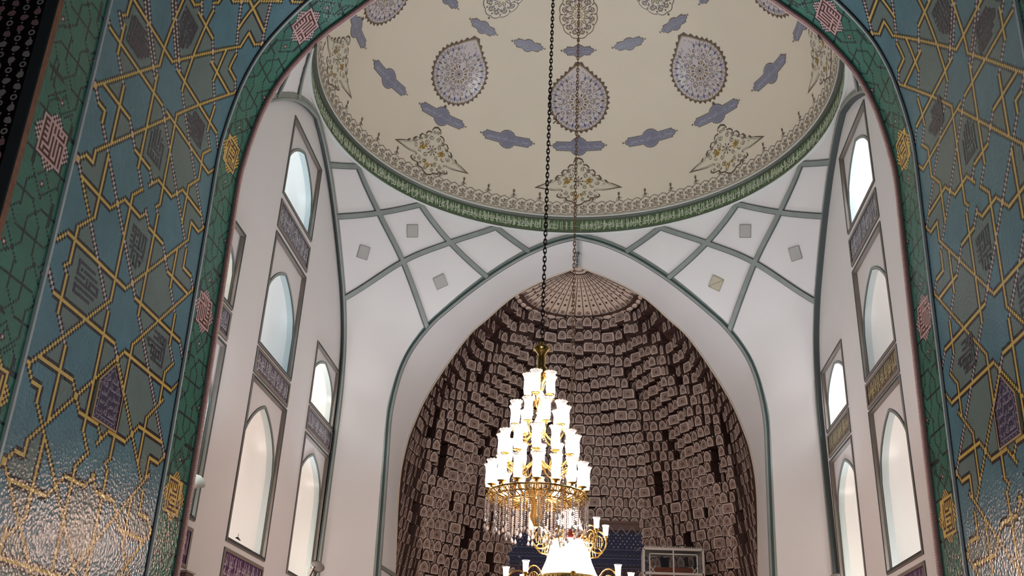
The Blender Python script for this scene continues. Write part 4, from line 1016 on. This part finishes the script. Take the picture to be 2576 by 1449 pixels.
for row, z in enumerate(zt):
    zn = z + RH; f = max(.385, hin(max(z, 6.2)) / 4.77) if z > 6.2 else 1.0
    f = min(1, f); mb = MB()
    # half the perimeter gets a sequence of cells which is mirrored to the other half
    per = sum(math.dist(plan2(k / 60, f), plan2((k + 1) / 60, f)) for k in range(60)); us = [0.5]; kinds = []
    wbase = .275
    first = True
    while us[-1] > 0.0:
        wd, kd = TYPES[(row * 3 + len(us) * 5 + rng.randrange(3)) % len(TYPES)]
        du = wd * wbase / per; nx = max(0.0, us[-1] - (du / 2 if first else du)); 
        if nx < du * .4: nx = 0.0
        us.append(nx); kinds.append(kd); first = False
    segs_ = []
    for k in range(len(us) - 1):
        if k == 0: segs_.append((us[1], 1 - us[1], kinds[0]))
        else: segs_.append((us[k + 1], us[k], kinds[k])); segs_.append((1 - us[k], 1 - us[k + 1], kinds[k]))
    for u0, u1, kd in segs_:
        um = (u0 + u1) / 2; A = plan2(u0, f); B = plan2(u1, f); e = Vector((B[0] - A[0], B[1] - A[1], 0)); nn = Vector((-e.y, e.x, 0)).normalized()
        if nn.dot(Vector((-A[0], -A[1] + .5, 0))) < 0: nn = -nn
        off = mq_off(um, row) * (.55 + .45 * f)
        edge = min(1, min(um, 1 - um) * 10); off *= edge
        tw = .018 * (1 if (int(um * 57) + row) % 2 else -1) * edge
        zz = (.012 * ((row * 7 + int(um * 91)) % 3 - 1) + .05 * sin(abs(um - .5) * 34 + row * .5)) * edge
        a = Vector((A[0], A[1], 0)) + nn * (off + tw); b = Vector((B[0], B[1], 0)) + nn * (off - tw)
        cell(mb, (a.x, a.y + YI + .02), (b.x, b.y + YI + .02), z + zz, zn + zz, .5, kd, nn, 0)
    child(mb, 'cell_tier', muq)
    n = 40
    ring_ = [Vector((plan2(k / n, f)[0] * 1.08, plan2(k / n, f)[1] * 1.08 + YI, z)) for k in range(n + 1)]
    if prev is not None:
        for k in range(n): back.face([prev[k], prev[k + 1], ring_[k + 1], ring_[k]], M_BASE)
    prev = ring_
# lower plain part and back of the shell
n = 40; low = [Vector((plan2(k / n, 1)[0] * 1.0, plan2(k / n, 1)[1] + YI, -1.6)) for k in range(n + 1)]; up = [Vector((p.x, p.y, 3.35)) for p in low]
for k in range(n): back.face([low[k], low[k + 1], up[k + 1], up[k]], mat('brown_tile_dado', (96, 74, 66), .4, noise=.2, nscale=5))
child(back, 'backing', muq)
# fluted fan at the crown
FANM = mat('fan_brown_motif', (88, 60, 50), .45); FANP = mat('fan_pale_ground', (214, 192, 176), .45, noise=.06, nscale=3); fan = MB(); APX = Vector((0, YI + .02, 12.84)); nf = 19; zf = 11.93; rf = 1.86
def fanp(a, t, off=0.0):
    """t 0 at crown, 1 at rim"""
    flute = .05 * abs(sin(a / pi * nf * pi)) * t
    r = rf * t - flute; z = zf + (12.86 - zf) * (1 - t) ** .92 * (1.0) ; z = zf + (APX.z - zf) * (1 - t ** 1.15)
    p = Vector((r * cos(a), YI + .03 + r * sin(a), z)); n_ = Vector((-cos(a), -sin(a), -1.4)).normalized(); return p + n_ * off
na = nf * 6
for i in range(na):
    a0, a1 = pi * i / na, pi * (i + 1) / na
    for k in range(8):
        t0, t1 = k / 8, (k + 1) / 8; fan.face([fanp(a0, t0), fanp(a1, t0), fanp(a1, t1), fanp(a0, t1)], FANP)
for i in range(nf + 1):
    a = pi * i / nf
    fan.tube([fanp(a, t, .012) for t in np.linspace(.14, 1, 8)], .010, M_LINE, 4)
    if i < nf:
        am = a + pi / nf / 2; hw_ = pi / nf / 2
        for t, r, kd in ((.22, .012, 0), (.30, .016, 0), (.38, .024, 1), (.46, .02, 0), (.55, .036, 2), (.64, .03, 0), (.74, .05, 1), (.87, .065, 2)):
            q = []
            for s_ in range(8):
                b = 2 * pi * s_ / 8; rr = r * (1 if kd != 1 or s_ % 2 else .6); q.append((am + rr * cos(b) / (rf * t), t + rr * sin(b) / 2.0))
            if kd == 2:
                for s_ in range(8):
                    (b0, t0), (b1, t1) = q[s_], q[(s_ + 1) % 8]; s2 = .78
                    fan.face([fanp(b0, t0, .014), fanp(b1, t1, .014), fanp(am + (b1 - am) * s2, t + (t1 - t) * s2, .014), fanp(am + (b0 - am) * s2, t + (t0 - t) * s2, .014)], FANM)
                fan.face([fanp(am + (b0 - am) * .45, t + (t0 - t) * .45, .014) for b0, t0 in q], FANM)
            else: fan.face([fanp(b, t_, .014) for b, t_ in q], M_LINE if kd == 1 else FANM)
        # pointed scallop under each flute
        rim = [fanp(a, 1, .012), fanp(am, 1.035, .012), fanp(a + 2 * hw_, 1, .012)]; fan.tube(rim, .013, M_LINE, 4)
        q = [fanp(a, 1.0), fanp(am, 1.0), fanp(am, 1.035)]; fan.face(q, M_PALE); fan.face([fanp(am, 1.0), fanp(a + 2 * hw_, 1.0), fanp(am, 1.035)], M_PALE)
for t in (.14,):
    fan.tube([fanp(pi * k / 40, t, .01) for k in range(41)], .02, M_LINE, 5)
for i in range(24):
    a = pi * (i + .5) / 24; fan.face([fanp(a + .05 * cos(b), .08 + .02 * sin(b), .012) for b in (0, 1.57, 3.14, 4.71)], M_MOT)
for i in range(40):
    a0, a1 = pi * i / 40, pi * (i + 1) / 40
    q = [Vector((r * cos(a), YI + .04 + r * sin(a), 11.97)) for r, a in ((1.6, a0), (2.9, a0), (2.9, a1), (1.6, a1))]; fan.face(q, M_BASE)
child(fan, 'fluted_crown', muq)
# filler between the arch edge and the tiers above
mb = MB()
for side in (-1, 1):
    tt2 = np.linspace(.3, 1, 60)
    for a, b in zip(tt2[:-1], tt2[1:]):
        A = pin(a); B = pin(b); c = lambda p: Vector((side * p[0] * .80, YI + .55, p[1] - .25 * (p[1] > 9)))
        mb.face([Vector((side * A[0], YI, A[1])), Vector((side * B[0], YI, B[1])), Vector((side * (B[0] + .4), YI + .02, B[1] + .4)), Vector((side * (A[0] + .4), YI + .02, A[1] + .4))], M_PALE)
child(mb, 'edge_fillet', muq)

# back wall tile panel of the iwan
B_NAVY = mat('navy_tile', (40, 46, 78), .3, noise=.15, nscale=8); B_BLU = mat('steel_blue_tile', (82, 96, 128), .3); B_DOT = mat('pearl_tile_dot', (160, 156, 168), .3); B_PUR = mat('dark_plum_tile', (62, 38, 52), .35, noise=.2, nscale=10)
YB = YI + 4.2 - .12
tp = empty('tile_panel', (0, YB, 4.4)); tag(tp, 'navy and plum tile panel with zigzag crest in the middle of the brown back wall', 'panel')
mb = MB(); mb.box((0, YB + .03, 4.4), (4.34, .06, 3.64), B_PUR); mb.box((0, YB - .01, 5.42), (4.26, .04, 1.0), B_NAVY); child(mb, 'tile_ground', tp)
mb = MB()
for x0, x1, z0, z1 in ((-2.2, -2.13, 2.6, 6.24), (2.13, 2.2, 2.6, 6.24), (-2.2, 2.2, 6.18, 6.25)): mb.box(((x0 + x1) / 2, YB - .03, (z0 + z1) / 2), (x1 - x0, .1, z1 - z0), M_MOT)
child(mb, 'frame', tp)
mb = MB(); yy = YB - .045; n = 13
mb.face([(-2.13, yy + .008, 6.18), (2.13, yy + .008, 6.18), (2.13, yy + .008, 5.98), (-2.13, yy + .008, 5.98)], M_MOT)
for k in range(n):
    x = -2.13 + 4.26 * k / n; w = 4.26 / n
    for (xa, za, xb, zb_) in ((x, 5.86, x + w / 2, 6.08), (x + w / 2, 6.08, x + w, 5.86)):
        mb.tube([(xa, yy, za), (xb, yy, zb_)], .016, B_DOT, 4)
for r in range(5):
    for k in range(32):
        x = -2.1 + 4.2 * (k + .5 * (r % 2) + .25) / 32; z = 5.84 - .09 * r
        mb.face([(x - .026, yy, z), (x, yy, z + .03), (x + .026, yy, z), (x, yy, z - .03)], B_DOT if (k + r) % 3 else B_BLU)
for z in (5.40, 5.14, 4.86): mb.box((0, YB - .04, z), (4.26, .03, .025), B_BLU)
for r, z0 in enumerate((5.17, 4.90)):
    for k in range(36):
        x = -2.1 + 4.2 * (k + .5) / 36; w = .04
        mb.tube([(x - w, yy, z0), (x - w, yy, z0 + .13), (x, yy, z0 + .19), (x + w, yy, z0 + .13), (x + w, yy, z0)], .008, B_BLU, 4, caps=False)
        mb.face([(x - .014, yy, z0 + .07), (x, yy, z0 + .09), (x + .014, yy, z0 + .07), (x, yy, z0 + .05)], B_DOT)
for k in range(30):
    x = -2.1 + 4.2 * (k + .5) / 30
    for z in (4.8, 4.74): mb.face([(x - .02, yy + .01, z), (x + .02, yy + .01, z), (x + .02, yy + .01, z + .012), (x - .02, yy + .01, z + .012)], B_DOT)
for k in range(-13, 14):
    for q in range(5):
        x = k * .16; z = 4.6 - q * .16
        mb.tube([(x, yy + .01, z), (x + .05, yy + .01, z + .08), (x + .1, yy + .01, z)], .005, B_DOT if q % 2 else B_BLU, 4, caps=False)
child(mb, 'tile_pattern', tp)

# glazed kiosk standing on the floor of the iwan
KW = mat('pale_painted_metal', (196, 190, 184), .35); KG = mat('kiosk_glass', (215, 220, 220), .05, trans=1.0); KWOOD = mat('red_brown_curtain', (196, 104, 66), .7, noise=.2, nscale=9); KSH = mat('grey_shelf', (150, 148, 142), .6)
kx0, kx1, ky, kd_, kz = 1.86, 3.46, 27.5, .9, 5.0
ko = empty('glazed_kiosk', ((kx0 + kx1) / 2, ky, -1.6)); tag(ko, 'pale metal glazed kiosk with crested top in front of the brown wall', 'kiosk')
mb = MB()
for x in (kx0, kx1):
    for y in (ky, ky + kd_): mb.box((x, y, (kz - 1.6) / 2), (.06, .06, kz + 1.6), KW)
for z in (kz, 4.35, 2.4, 1.0):
    mb.box(((kx0 + kx1) / 2, ky, z), (kx1 - kx0, .06, .06), KW); mb.box(((kx0 + kx1) / 2, ky + kd_, z), (kx1 - kx0, .06, .06), KW)
    for x in (kx0, kx1): mb.box((x, ky + kd_ / 2, z), (.06, kd_, .06), KW)
mb.box(((kx0 + kx1) / 2, ky, (kz + 2.4) / 2), (.035, .04, kz - 2.4), KW)
for x in (kx0 + .16, kx1 - .16): mb.box((x, ky + .01, (kz - .12 + 2.4) / 2), (.03, .03, kz - .12 - 2.4), KW)
mb.box(((kx0 + kx1) / 2, ky + .01, kz - .13), (kx1 - kx0 - .3, .03, .03), KW)
for x, s_ in ((kx0 + .16, 1), (kx1 - .16, -1)):
    mb.tube([(x, ky, 4.35), (x + s_ * .16, ky, 4.55)], .012, KW, 5); mb.tube([(x, ky, 4.55), (x + s_ * .16, ky, 4.35)], .012, KW, 5)
child(mb, 'frame', ko)
mb = MB()
for k in range(34):
    x = kx0 + (kx1 - kx0) * (k + .5) / 34; mb.add([(x - .015, ky - .01, kz + .03), (x + .015, ky - .01, kz + .03), (x, ky - .01, kz + .1), (x - .015, ky + .02, kz + .03), (x + .015, ky + .02, kz + .03), (x, ky + .02, kz + .1)], [(0, 1, 2), (5, 4, 3), (0, 3, 4, 1), (1, 4, 5, 2), (2, 5, 3, 0)], KW)
child(mb, 'cresting', ko)
mb = MB(); mb.box(((kx0 + kx1) / 2, ky + .02, (kz + 2.4) / 2), (kx1 - kx0 - .06, .01, kz - 2.4 - .06), KG); child(mb, 'glass', ko)
mb = MB(); mb.box(((kx0 + kx1) / 2, ky + .22, (kz - .45 + 1) / 2), (kx1 - kx0 - .5, .04, kz - .45 - 1), KWOOD); child(mb, 'curtain', ko)
mb = MB(); mb.box(((kx0 + kx1) / 2, ky + kd_ / 2, kz - .02), (kx1 - kx0 - .1, kd_ - .1, .02), KSH); child(mb, 'roof_sheet', ko)

# ================================================================== CHANDELIERS
GLASSY = mat('crystal_glass', (244, 236, 236), .04, trans=.85, spec=.8)
def shade_mat():
    m = bpy.data.materials.new('glowing_cut_glass'); m.use_nodes = True; nt = m.node_tree; b = nt.nodes['Principled BSDF']
    b.inputs['Base Color'].default_value = (.95, .93, .92, 1); b.inputs['Roughness'].default_value = .15; b.inputs['Alpha'].default_value = .55
    b.inputs['Emission Color'].default_value = (1, .95, .92, 1); b.inputs['Emission Strength'].default_value = 1.1
    return m
SHADE = shade_mat(); BULB = mat('lit_bulb', (255, 242, 228), .4, emit=22)
BEAD = mat('cut_crystal_bead', (244, 226, 220), .06, spec=1.0, coat=.8)
def chain(mb, x, y, z0, z1, m, L=.085, r=.018, t=.0055):
    n = int((z1 - z0) / (L * .72)); 
    for k in range(n):
        z = z0 + (z1 - z0) * (k + .5) / n; a = (k % 2) * pi / 2; ca, sa = cos(a), sin(a)
        pts = [(x + r * cos(q) * ca, y + r * cos(q) * sa, z + (L / 2 - r) * (1 if sin(q) > 0 else -1) * (abs(sin(q)) > .1) + r * sin(q)) for q in [2 * pi * i / 8 + .01 for i in range(8)]]
        mb.tube(pts, t, m, 4, closed=True)
def glass_shade(mb, c, h, r):
    """hurricane shade: waisted tube with a flared scalloped lip"""
    prof = [(r * .42, 0), (r * .72, h * .08), (r * .86, h * .3), (r * .80, h * .6), (r * .78, h * .75), (r * .95, h * .9), (r * 1.18, h)]
    mb.lathe(prof, c, SHADE, 12)
    lip = [Vector(c) + Vector((r * 1.18 * cos(2 * pi * k / 24), r * 1.18 * sin(2 * pi * k / 24), h + (.006 if k % 2 else -.004))) for k in range(24)]
    mb.tube(lip, .004, BEAD, 4, closed=True)
CX, CY = 0.0, 10.0
ch = empty('crystal_chandelier', (CX, CY, 1.95)); tag(ch, 'tall tiered crystal chandelier with glowing glass shades on a dark chain', 'chandelier')
mb = MB(); chain(mb, CX, CY, 4.0, 12.93, DARKIRON, .078, .017, .007)
mb.lathe([(0, 12.9), (.10, 12.9), (.12, 12.96)], (CX, CY, 0), DARKIRON, 12)
mb.tube([(CX + .05, CY, 6.9), (CX + .085, CY, 6.94), (CX + .085, CY, 7.02)], .006, DARKIRON, 4)
child(mb, 'chain', ch)
mb = MB(); mb.lathe([(0.0, 4.02), (.02, 4.02), (.025, 3.97), (.085, 3.96), (.095, 3.93), (.06, 3.90), (.045, 3.87), (.03, 3.84)], (CX, CY, 0), GOLD, 20); child(mb, 'canopy_cup', ch)
mb = MB(); mb.lathe([(.03, 3.86), (.05, 3.84), (.045, 3.74), (.055, 3.72), (.075, 3.68), (.05, 3.65), (.07, 3.61), (.09, 3.57), (.05, 3.53), (.03, 3.45)], (CX, CY, 0), GOLD, 16)
mb.lathe([(.02, 3.46), (.05, 3.40), (.03, 3.3), (.02, 3.2), (.06, 3.1), (.03, 3.0), (.02, 2.9), (.08, 2.78), (.03, 2.66), (.02, 2.55), (.09, 2.45), (.04, 2.38)], (CX, CY, 0), BEAD, 16)
mb.lathe([(.04, 2.38), (.12, 2.36), (.10, 2.30), (.05, 2.22), (.07, 2.1), (.02, 2.0)], (CX, CY, 0), GOLD, 16)
for k in range(6):
    a = k * pi / 3; mb.tube([(CX + .05 * cos(a), CY + .05 * sin(a), 3.63), (CX + .11 * cos(a), CY + .11 * sin(a), 3.66), (CX + .12 * cos(a), CY + .12 * sin(a), 3.61), (CX + .085 * cos(a), CY + .085 * sin(a), 3.60)], .008, GOLD, 5)
child(mb, 'stem', ch)
TIERS = [(3.39, .135, 5, .5), (3.04, .275, 9, .2), (2.71, .385, 12, .0), (2.38, .495, 16, .11)]
for z, R_, n, ph in TIERS:
    for k in range(n):
        a = 2 * pi * (k + ph) / n; ex, ey = cos(a), sin(a); c = (CX + R_ * ex, CY + R_ * ey, z)
        mb = MB()
        r0 = .045 if R_ < .2 else .05
        pts = []
        for t in np.linspace(0, 1, 9):
            r = r0 + (R_ - r0) * t; zz = z - .10 + .07 * cos(pi * t) * (1 - t) - .09 * math.sin(pi * t) + .085 * t
            pts.append((CX + r * ex, CY + r * ey, zz))
        pts[-1] = (c[0], c[1], z - .02)
        mb.tube(pts, .008, GOLD, 6)
        if R_ > .3: mb.tube([(CX + (R_ - .08 + .035 * cos(q)) * ex, CY + (R_ - .08 + .035 * cos(q)) * ey, z - .12 + .035 * sin(q)) for q in np.linspace(0, 5, 8)], .005, GOLD, 4)
        mb.lathe([(0, -.03), (.02, -.028), (.012, -.015), (.04, -.008), (.052, 0), (.03, .002)], c, GOLD, 12)
        arm = child(mb, 'arm', ch)
        s = MB(); glass_shade(s, (c[0], c[1], z + .0), .25, .056); sh = child(s, 'glass_shade', arm)
        s = MB(); s.lathe([(.0, .02), (.017, .02), (.020, .07), (.028, .10), (.027, .125), (.012, .16), (0, .175)], c, BULB, 8); child(s, 'bulb', arm)
for (z, n, R_) in ((3.30, 8, .11), (2.95, 10, .2), (2.60, 12, .3)):
    mb = MB()
    for k in range(n):
        a = 2 * pi * k / n
        for q in range(4): mb.lathe([(0, .012), (.009, 0), (0, -.012)], (CX + R_ * cos(a), CY + R_ * sin(a), z - .03 * q), BEAD, 6)
    child(mb, 'bead_garland', ch)
# brass basket with scrolls below the last tier
mb = MB()
for z, r in ((2.33, .50), (2.28, .46), (2.24, .36)):
    mb.tube([(CX + r * cos(q), CY + r * sin(q), z) for q in np.linspace(0, 2 * pi, 49)[:-1]], .010, GOLD, 6, closed=True)
for k in range(44):
    a = 2 * pi * k / 44; ex, ey = cos(a), sin(a)
    mb.tube([(CX + r * ex, CY + r * ey, z) for r, z in ((.10, 2.36), (.22, 2.27), (.34, 2.24), (.44, 2.27), (.50, 2.33), (.53, 2.29), (.50, 2.26), (.47, 2.28))], .007, GOLD, 5)
    ca, sa = -ey, ex
    mb.tube([(CX + .48 * ex + .03 * cos(q) * ca, CY + .48 * ey + .03 * cos(q) * sa, 2.31 + .03 * sin(q)) for q in np.linspace(0, 5.2, 8)], .0055, GOLD, 4)
child(mb, 'brass_basket', ch)
rng = random.Random(5)
ns = 0
for R_, n, L in ((.525, 38, .26), (.43, 28, .32), (.31, 20, .38), (.16, 12, .36)):
    for k in range(n):
        a = 2 * pi * (k + .5 * (ns % 2)) / n + rng.uniform(-.03, .03); x, y = CX + R_ * cos(a), CY + R_ * sin(a); z0 = 2.27; l = L + rng.uniform(-.05, .04)
        mb = MB(); z = z0; nb = int((l - .05) / .020)
        for q in range(nb):
            mb.lathe([(0, .010), (.0095, .002), (.0095, -.002), (0, -.010)], (x, y, z0 - .012 - .020 * q), BEAD, 5, smooth=False)
        zz = z0 - .02 * nb - .012
        mb.lathe([(0, .0), (.006, -.010), (.015, -.035), (.013, -.05), (0, -.062)], (x, y, zz), BEAD, 6, smooth=False)
        child(mb, 'crystal_strand', ch)
        ns += 1
lamp('chandelier_glow', 'POINT', (CX, CY, 2.95), 20, (1.0, .86, .78), .42)
lamp('strand_fill', 'POINT', (CX, CY, 2.12), 26, (1.0, .88, .80), .12)  # added light that brightens the crystal strands, no bulb built here

# second chandelier: shade-shaped body, hangs from the crown of the dome
DX, DY = 0.09, 18.37
c2 = empty('shade_chandelier', (DX, DY, 1.4)); tag(c2, 'brass chandelier with glowing bell shade and candle arms, lower behind the crystal one', 'chandelier')
mb = MB(); chain(mb, DX, DY, 4.2, 18.88, BRONZE, .12, .026, .010); child(mb, 'chain', c2)
mb = MB(); mb.lathe([(.0, 4.22), (.03, 4.2), (.05, 4.1), (.10, 4.06), (.16, 4.0)], (DX, DY, 0), GOLD, 16); child(mb, 'canopy_cup', c2)
glow = mat('glowing_pearl_fabric', (255, 216, 198), .6, emit=52)
redb = mat('dark_red_enamel', (96, 36, 30), .35)
mb = MB(); mb.lathe([(.12, 4.05), (.17, 3.9), (.21, 3.75), (.26, 3.62)], (DX, DY, 0), glow, 32); child(mb, 'upper_bell', c2)
mb = MB(); mb.lathe([(.26, 3.62), (.29, 3.61), (.28, 3.58), (.275, 3.50), (.29, 3.46), (.27, 3.44)], (DX, DY, 0), redb, 32)
for k in range(10):
    a = 2 * pi * k / 10; mb.lathe([(0, .03), (.025, .02), (.03, 0), (.025, -.02), (0, -.03)], (DX + .28 * cos(a), DY + .28 * sin(a), 3.54), GOLD, 8)
child(mb, 'collar', c2)
mb = MB(); mb.lathe([(.27, 3.45), (.33, 3.40), (.36, 3.25), (.42, 3.05), (.50, 2.86), (.55, 2.78)], (DX, DY, 0), glow, 40); child(mb, 'lower_bell', c2)
mb = MB(); mb.lathe([(.55, 2.79), (.58, 2.78), (.57, 2.73), (.60, 2.70), (.56, 2.64), (.3, 2.5), (.1, 2.3), (.0, 2.25)], (DX, DY, 0), GOLD, 40)
for k in range(40):
    a = 2 * pi * k / 40; mb.tube([(DX + .57 * cos(a), DY + .57 * sin(a), 2.75), (DX + .59 * cos(a), DY + .59 * sin(a), 2.66), (DX + .56 * cos(a), DY + .56 * sin(a), 2.60)], .012, redb if k % 2 else GOLD, 4)
child(mb, 'brass_rim', c2)
def candle_arm(a, r0, r1, zt_, par):
    ex, ey = cos(a), sin(a); mb = MB(); o_ = lambda r, z: (DX + r * ex, DY + r * ey, z)
    m = (r0 + r1) / 2; dz_ = zt_
    mb.tube([o_(r0, dz_ - .12), o_(r0 + .06, dz_ - .06), o_(r0 + .10, dz_ - .13), o_(r0 + .05, dz_ - .17), o_(r0 + .03, dz_ - .12)], .014, GOLD, 6)
    R_ = (r1 - r0) * .48
    cc = (r0 + r1) / 2 + .05; cz = dz_ - .12
    mb.tube([o_(cc + R_ * cos(q) * .85, cz + R_ * sin(q)) for q in np.linspace(3.6, -2.6, 18)], .016, GOLD, 6)
    mb.tube([o_(cc + R_ * .55 * cos(q), cz + R_ * .6 * sin(q)) for q in np.linspace(3.2, -2.6, 12)], .010, GOLD, 5)
    for k in range(5):
        x = cc - R_ * .4 + R_ * .2 * k; mb.tube([o_(x, cz - R_ * .5), o_(x, cz + R_ * .5)], .007, GOLD, 4)
    mb.tube([o_(r0, dz_ - .30), o_(r0 + .1, dz_ - .42), o_(cc, dz_ - .40), o_(cc + R_ * .5, dz_ - .30), o_(cc + R_ * .2, dz_ - .24)], .014, GOLD, 6)
    for k in range(4): mb.tube([o_(r0 + .06 + .05 * k, dz_ - .24), o_(r0 + .08 + .05 * k, dz_ - .40)], .006, GOLD, 4)
    mb.lathe([(0, -.09), (.03, -.06), (.02, -.04), (.055, -.02), (.04, 0)], o_(r1, dz_), GOLD, 10)
    arm = child(mb, 'arm', par)
    s = MB(); s.lathe([(.03, 0), (.045, .02), (.05, .10), (.055, .16), (.07, .20)], o_(r1, dz_), SHADE, 10); child(s, 'glass_shade', arm)
    s = MB(); s.lathe([(0, .01), (.02, .02), (.03, .08), (.028, .12), (0, .19)], o_(r1, dz_), BULB, 8); child(s, 'bulb', arm)
for k in range(6): candle_arm(pi / 3 * k + .28, .28, .70, 3.58, c2)
for k in range(8): candle_arm(pi / 4 * k + .1, .60, 1.14, 2.72, c2)

# hook chain under the soffit of the far arch
hk = empty('hook_chain', (-.03, 25.15, 12.5)); tag(hk, 'short dark hook and chain hanging under the white soffit at the arch tip', 'hook')
mb = MB(); chain(mb, -.03, 25.15, 12.42, 12.85, DARKIRON, .1, .024, .010); child(mb, 'chain', hk)
mb = MB(); mb.tube([(-.03 + .05 * cos(q), 25.15, 12.86 + .05 * sin(q)) for q in np.linspace(-1.2, 3.6, 9)], .012, DARKIRON, 5); mb.lathe([(0, 12.97), (.03, 12.95), (.02, 12.9)], (-.03, 25.15, 0), DARKIRON, 8)
child(mb, 'hook', hk)

# floodlights standing at the far corner niches
def flood(side, lab, x, y, z, tilt):
    o = empty('floodlight', (x, y, z)); tag(o, lab, 'lamp')
    ax = Vector((-side * .55, -.55, .62)).normalized()
    mb = MB(); mb.lathe([(0, -.13), (.05, -.12), (.11, -.06), (.155, .02), (.165, .06), (.158, .065)], (x, y, z), mat('grey_lamp_housing', (150, 148, 144), .3, metal=.5), 24, axis=ax); child(mb, 'reflector', o)
    mb = MB(); mb.lathe([(.157, .055), (.11, .09), (.05, .105), (0, .11)], (x, y, z), mat('lamp_glass', (205, 198, 190), .05, trans=.6), 24, axis=ax); mb.lathe([(.03, .02), (.035, .07), (0, .09)], (x, y, z), silver, 12, axis=ax); child(mb, 'glass', o)
    mb = MB(); bx = Vector((x, y, z)) - ax * .12 + Vector((side * .02, -.16, -.10)); mb.box(bx, (.13, .13, .26), mat('grey_ballast_box', (142, 138, 132), .5)); mb.box(bx + Vector((0, .08, -.02)), (.06, .06, .16), DARKIRON)
    child(mb, 'ballast_box', o)
    mb = MB(); q = Vector((x, y, z)); mb.tube([q + Vector((0, -.16, .0)), q + Vector((side * .1, -.17, -.25)), q + Vector((side * .1, .17, -.25)), q + Vector((0, .16, 0))], .012, DARKIRON, 5); mb.tube([q + Vector((side * .1, 0, -.25)), (side * 5.97, y, z - .30)], .02, DARKIRON, 6); mb.box((side * 5.98, y, z - .30), (.04, .14, .14), DARKIRON)
    child(mb, 'bracket', o)
flood(-1, 'round glass floodlight with grey ballast box at the foot of the left far niche', -5.72, 22.33, 3.42, 0)
flood(1, 'round glass floodlight barely showing at the lower edge by the right far niche', 5.66, 21.95, 3.44, 0)
# pale horn in the near left niche
o = empty('horn_speaker', (-5.85, 15.45, 3.55)); tag(o, 'pale grey horn loudspeaker in the lower left niche beside the vault edge', 'loudspeaker')
hm = mat('pale_grey_horn', (196, 192, 188), .35)
mb = MB(); mb.lathe([(.03, -.16), (.05, 0), (.06, .10), (.11, .18), (.125, .19)], (-5.88, 15.12, 3.50), hm, 20, axis=Vector((.35, .6, .7)).normalized()); child(mb, 'horn', o)
mb = MB(); mb.lathe([(0, -.30), (.07, -.29), (.075, -.16), (.03, -.15)], (-5.88, 15.12, 3.50), mat('grey_driver', (120, 116, 112), .4), 14, axis=Vector((.35, .6, .7)).normalized()); mb.tube([(-5.9, 15.05, 3.35), (-6.0, 15.05, 3.1)], .02, DARKIRON, 6); mb.tube([(-6.0, 15.05, 3.1), (-6.06, 15.05, 3.1)], .02, DARKIRON, 6); child(mb, 'driver', o)
o = empty('junction_box', (-5.93, 15.62, 2.2)); tag(o, 'dark brown junction box on the left wall below the lowest script panel', 'box')
mb = MB(); mb.box((-5.93, 15.62, 2.06), (.14, .3, .36), mat('dark_brown_box', (84, 64, 60), .5)); child(mb, 'casing', o)
mb = MB(); mb.box((-5.92, 15.62, 2.255), (.17, .34, .03), mat('pale_box_lid', (170, 158, 150), .5)); child(mb, 'lid', o)
# small clamp lying on the sill of the lowest middle niche
o = empty('clamp', (-6.02, 17.92, 3.2)); tag(o, 'tiny dark clamp lying on the sill of the lowest middle niche, left wall', 'clamp')
mb = MB(); mb.tube([(-6.02, 17.80, 3.215), (-6.02, 17.9, 3.23), (-6.02, 18.06, 3.212)], [.008, .022, .008], DARKIRON, 6); child(mb, 'body', o)
mb = MB(); mb.tube([(-6.02, 17.91, 3.22), (-6.02, 17.915, 3.31)], .006, DARKIRON, 5); child(mb, 'pin', o)
# cable holes
for i, (x, y, z, lb) in enumerate(((-5.99, 23.24, 6.95, 'small dark cable hole beside the far script panel, left wall'), (6.0, 22.98, 6.88, 'small dark cable hole beside the far script panel, right wall'))):
    mb = MB(); mb.lathe([(.0, .006), (.028, .006), (.032, 0)], (0, 0, 0), DARKIRON, 10, axis=Vector((-1 if x > 0 else 1, 0, 0)))
    o = mb.build('cable_hole'); o.location = (x, y, z); tag(o, lb, 'hole')
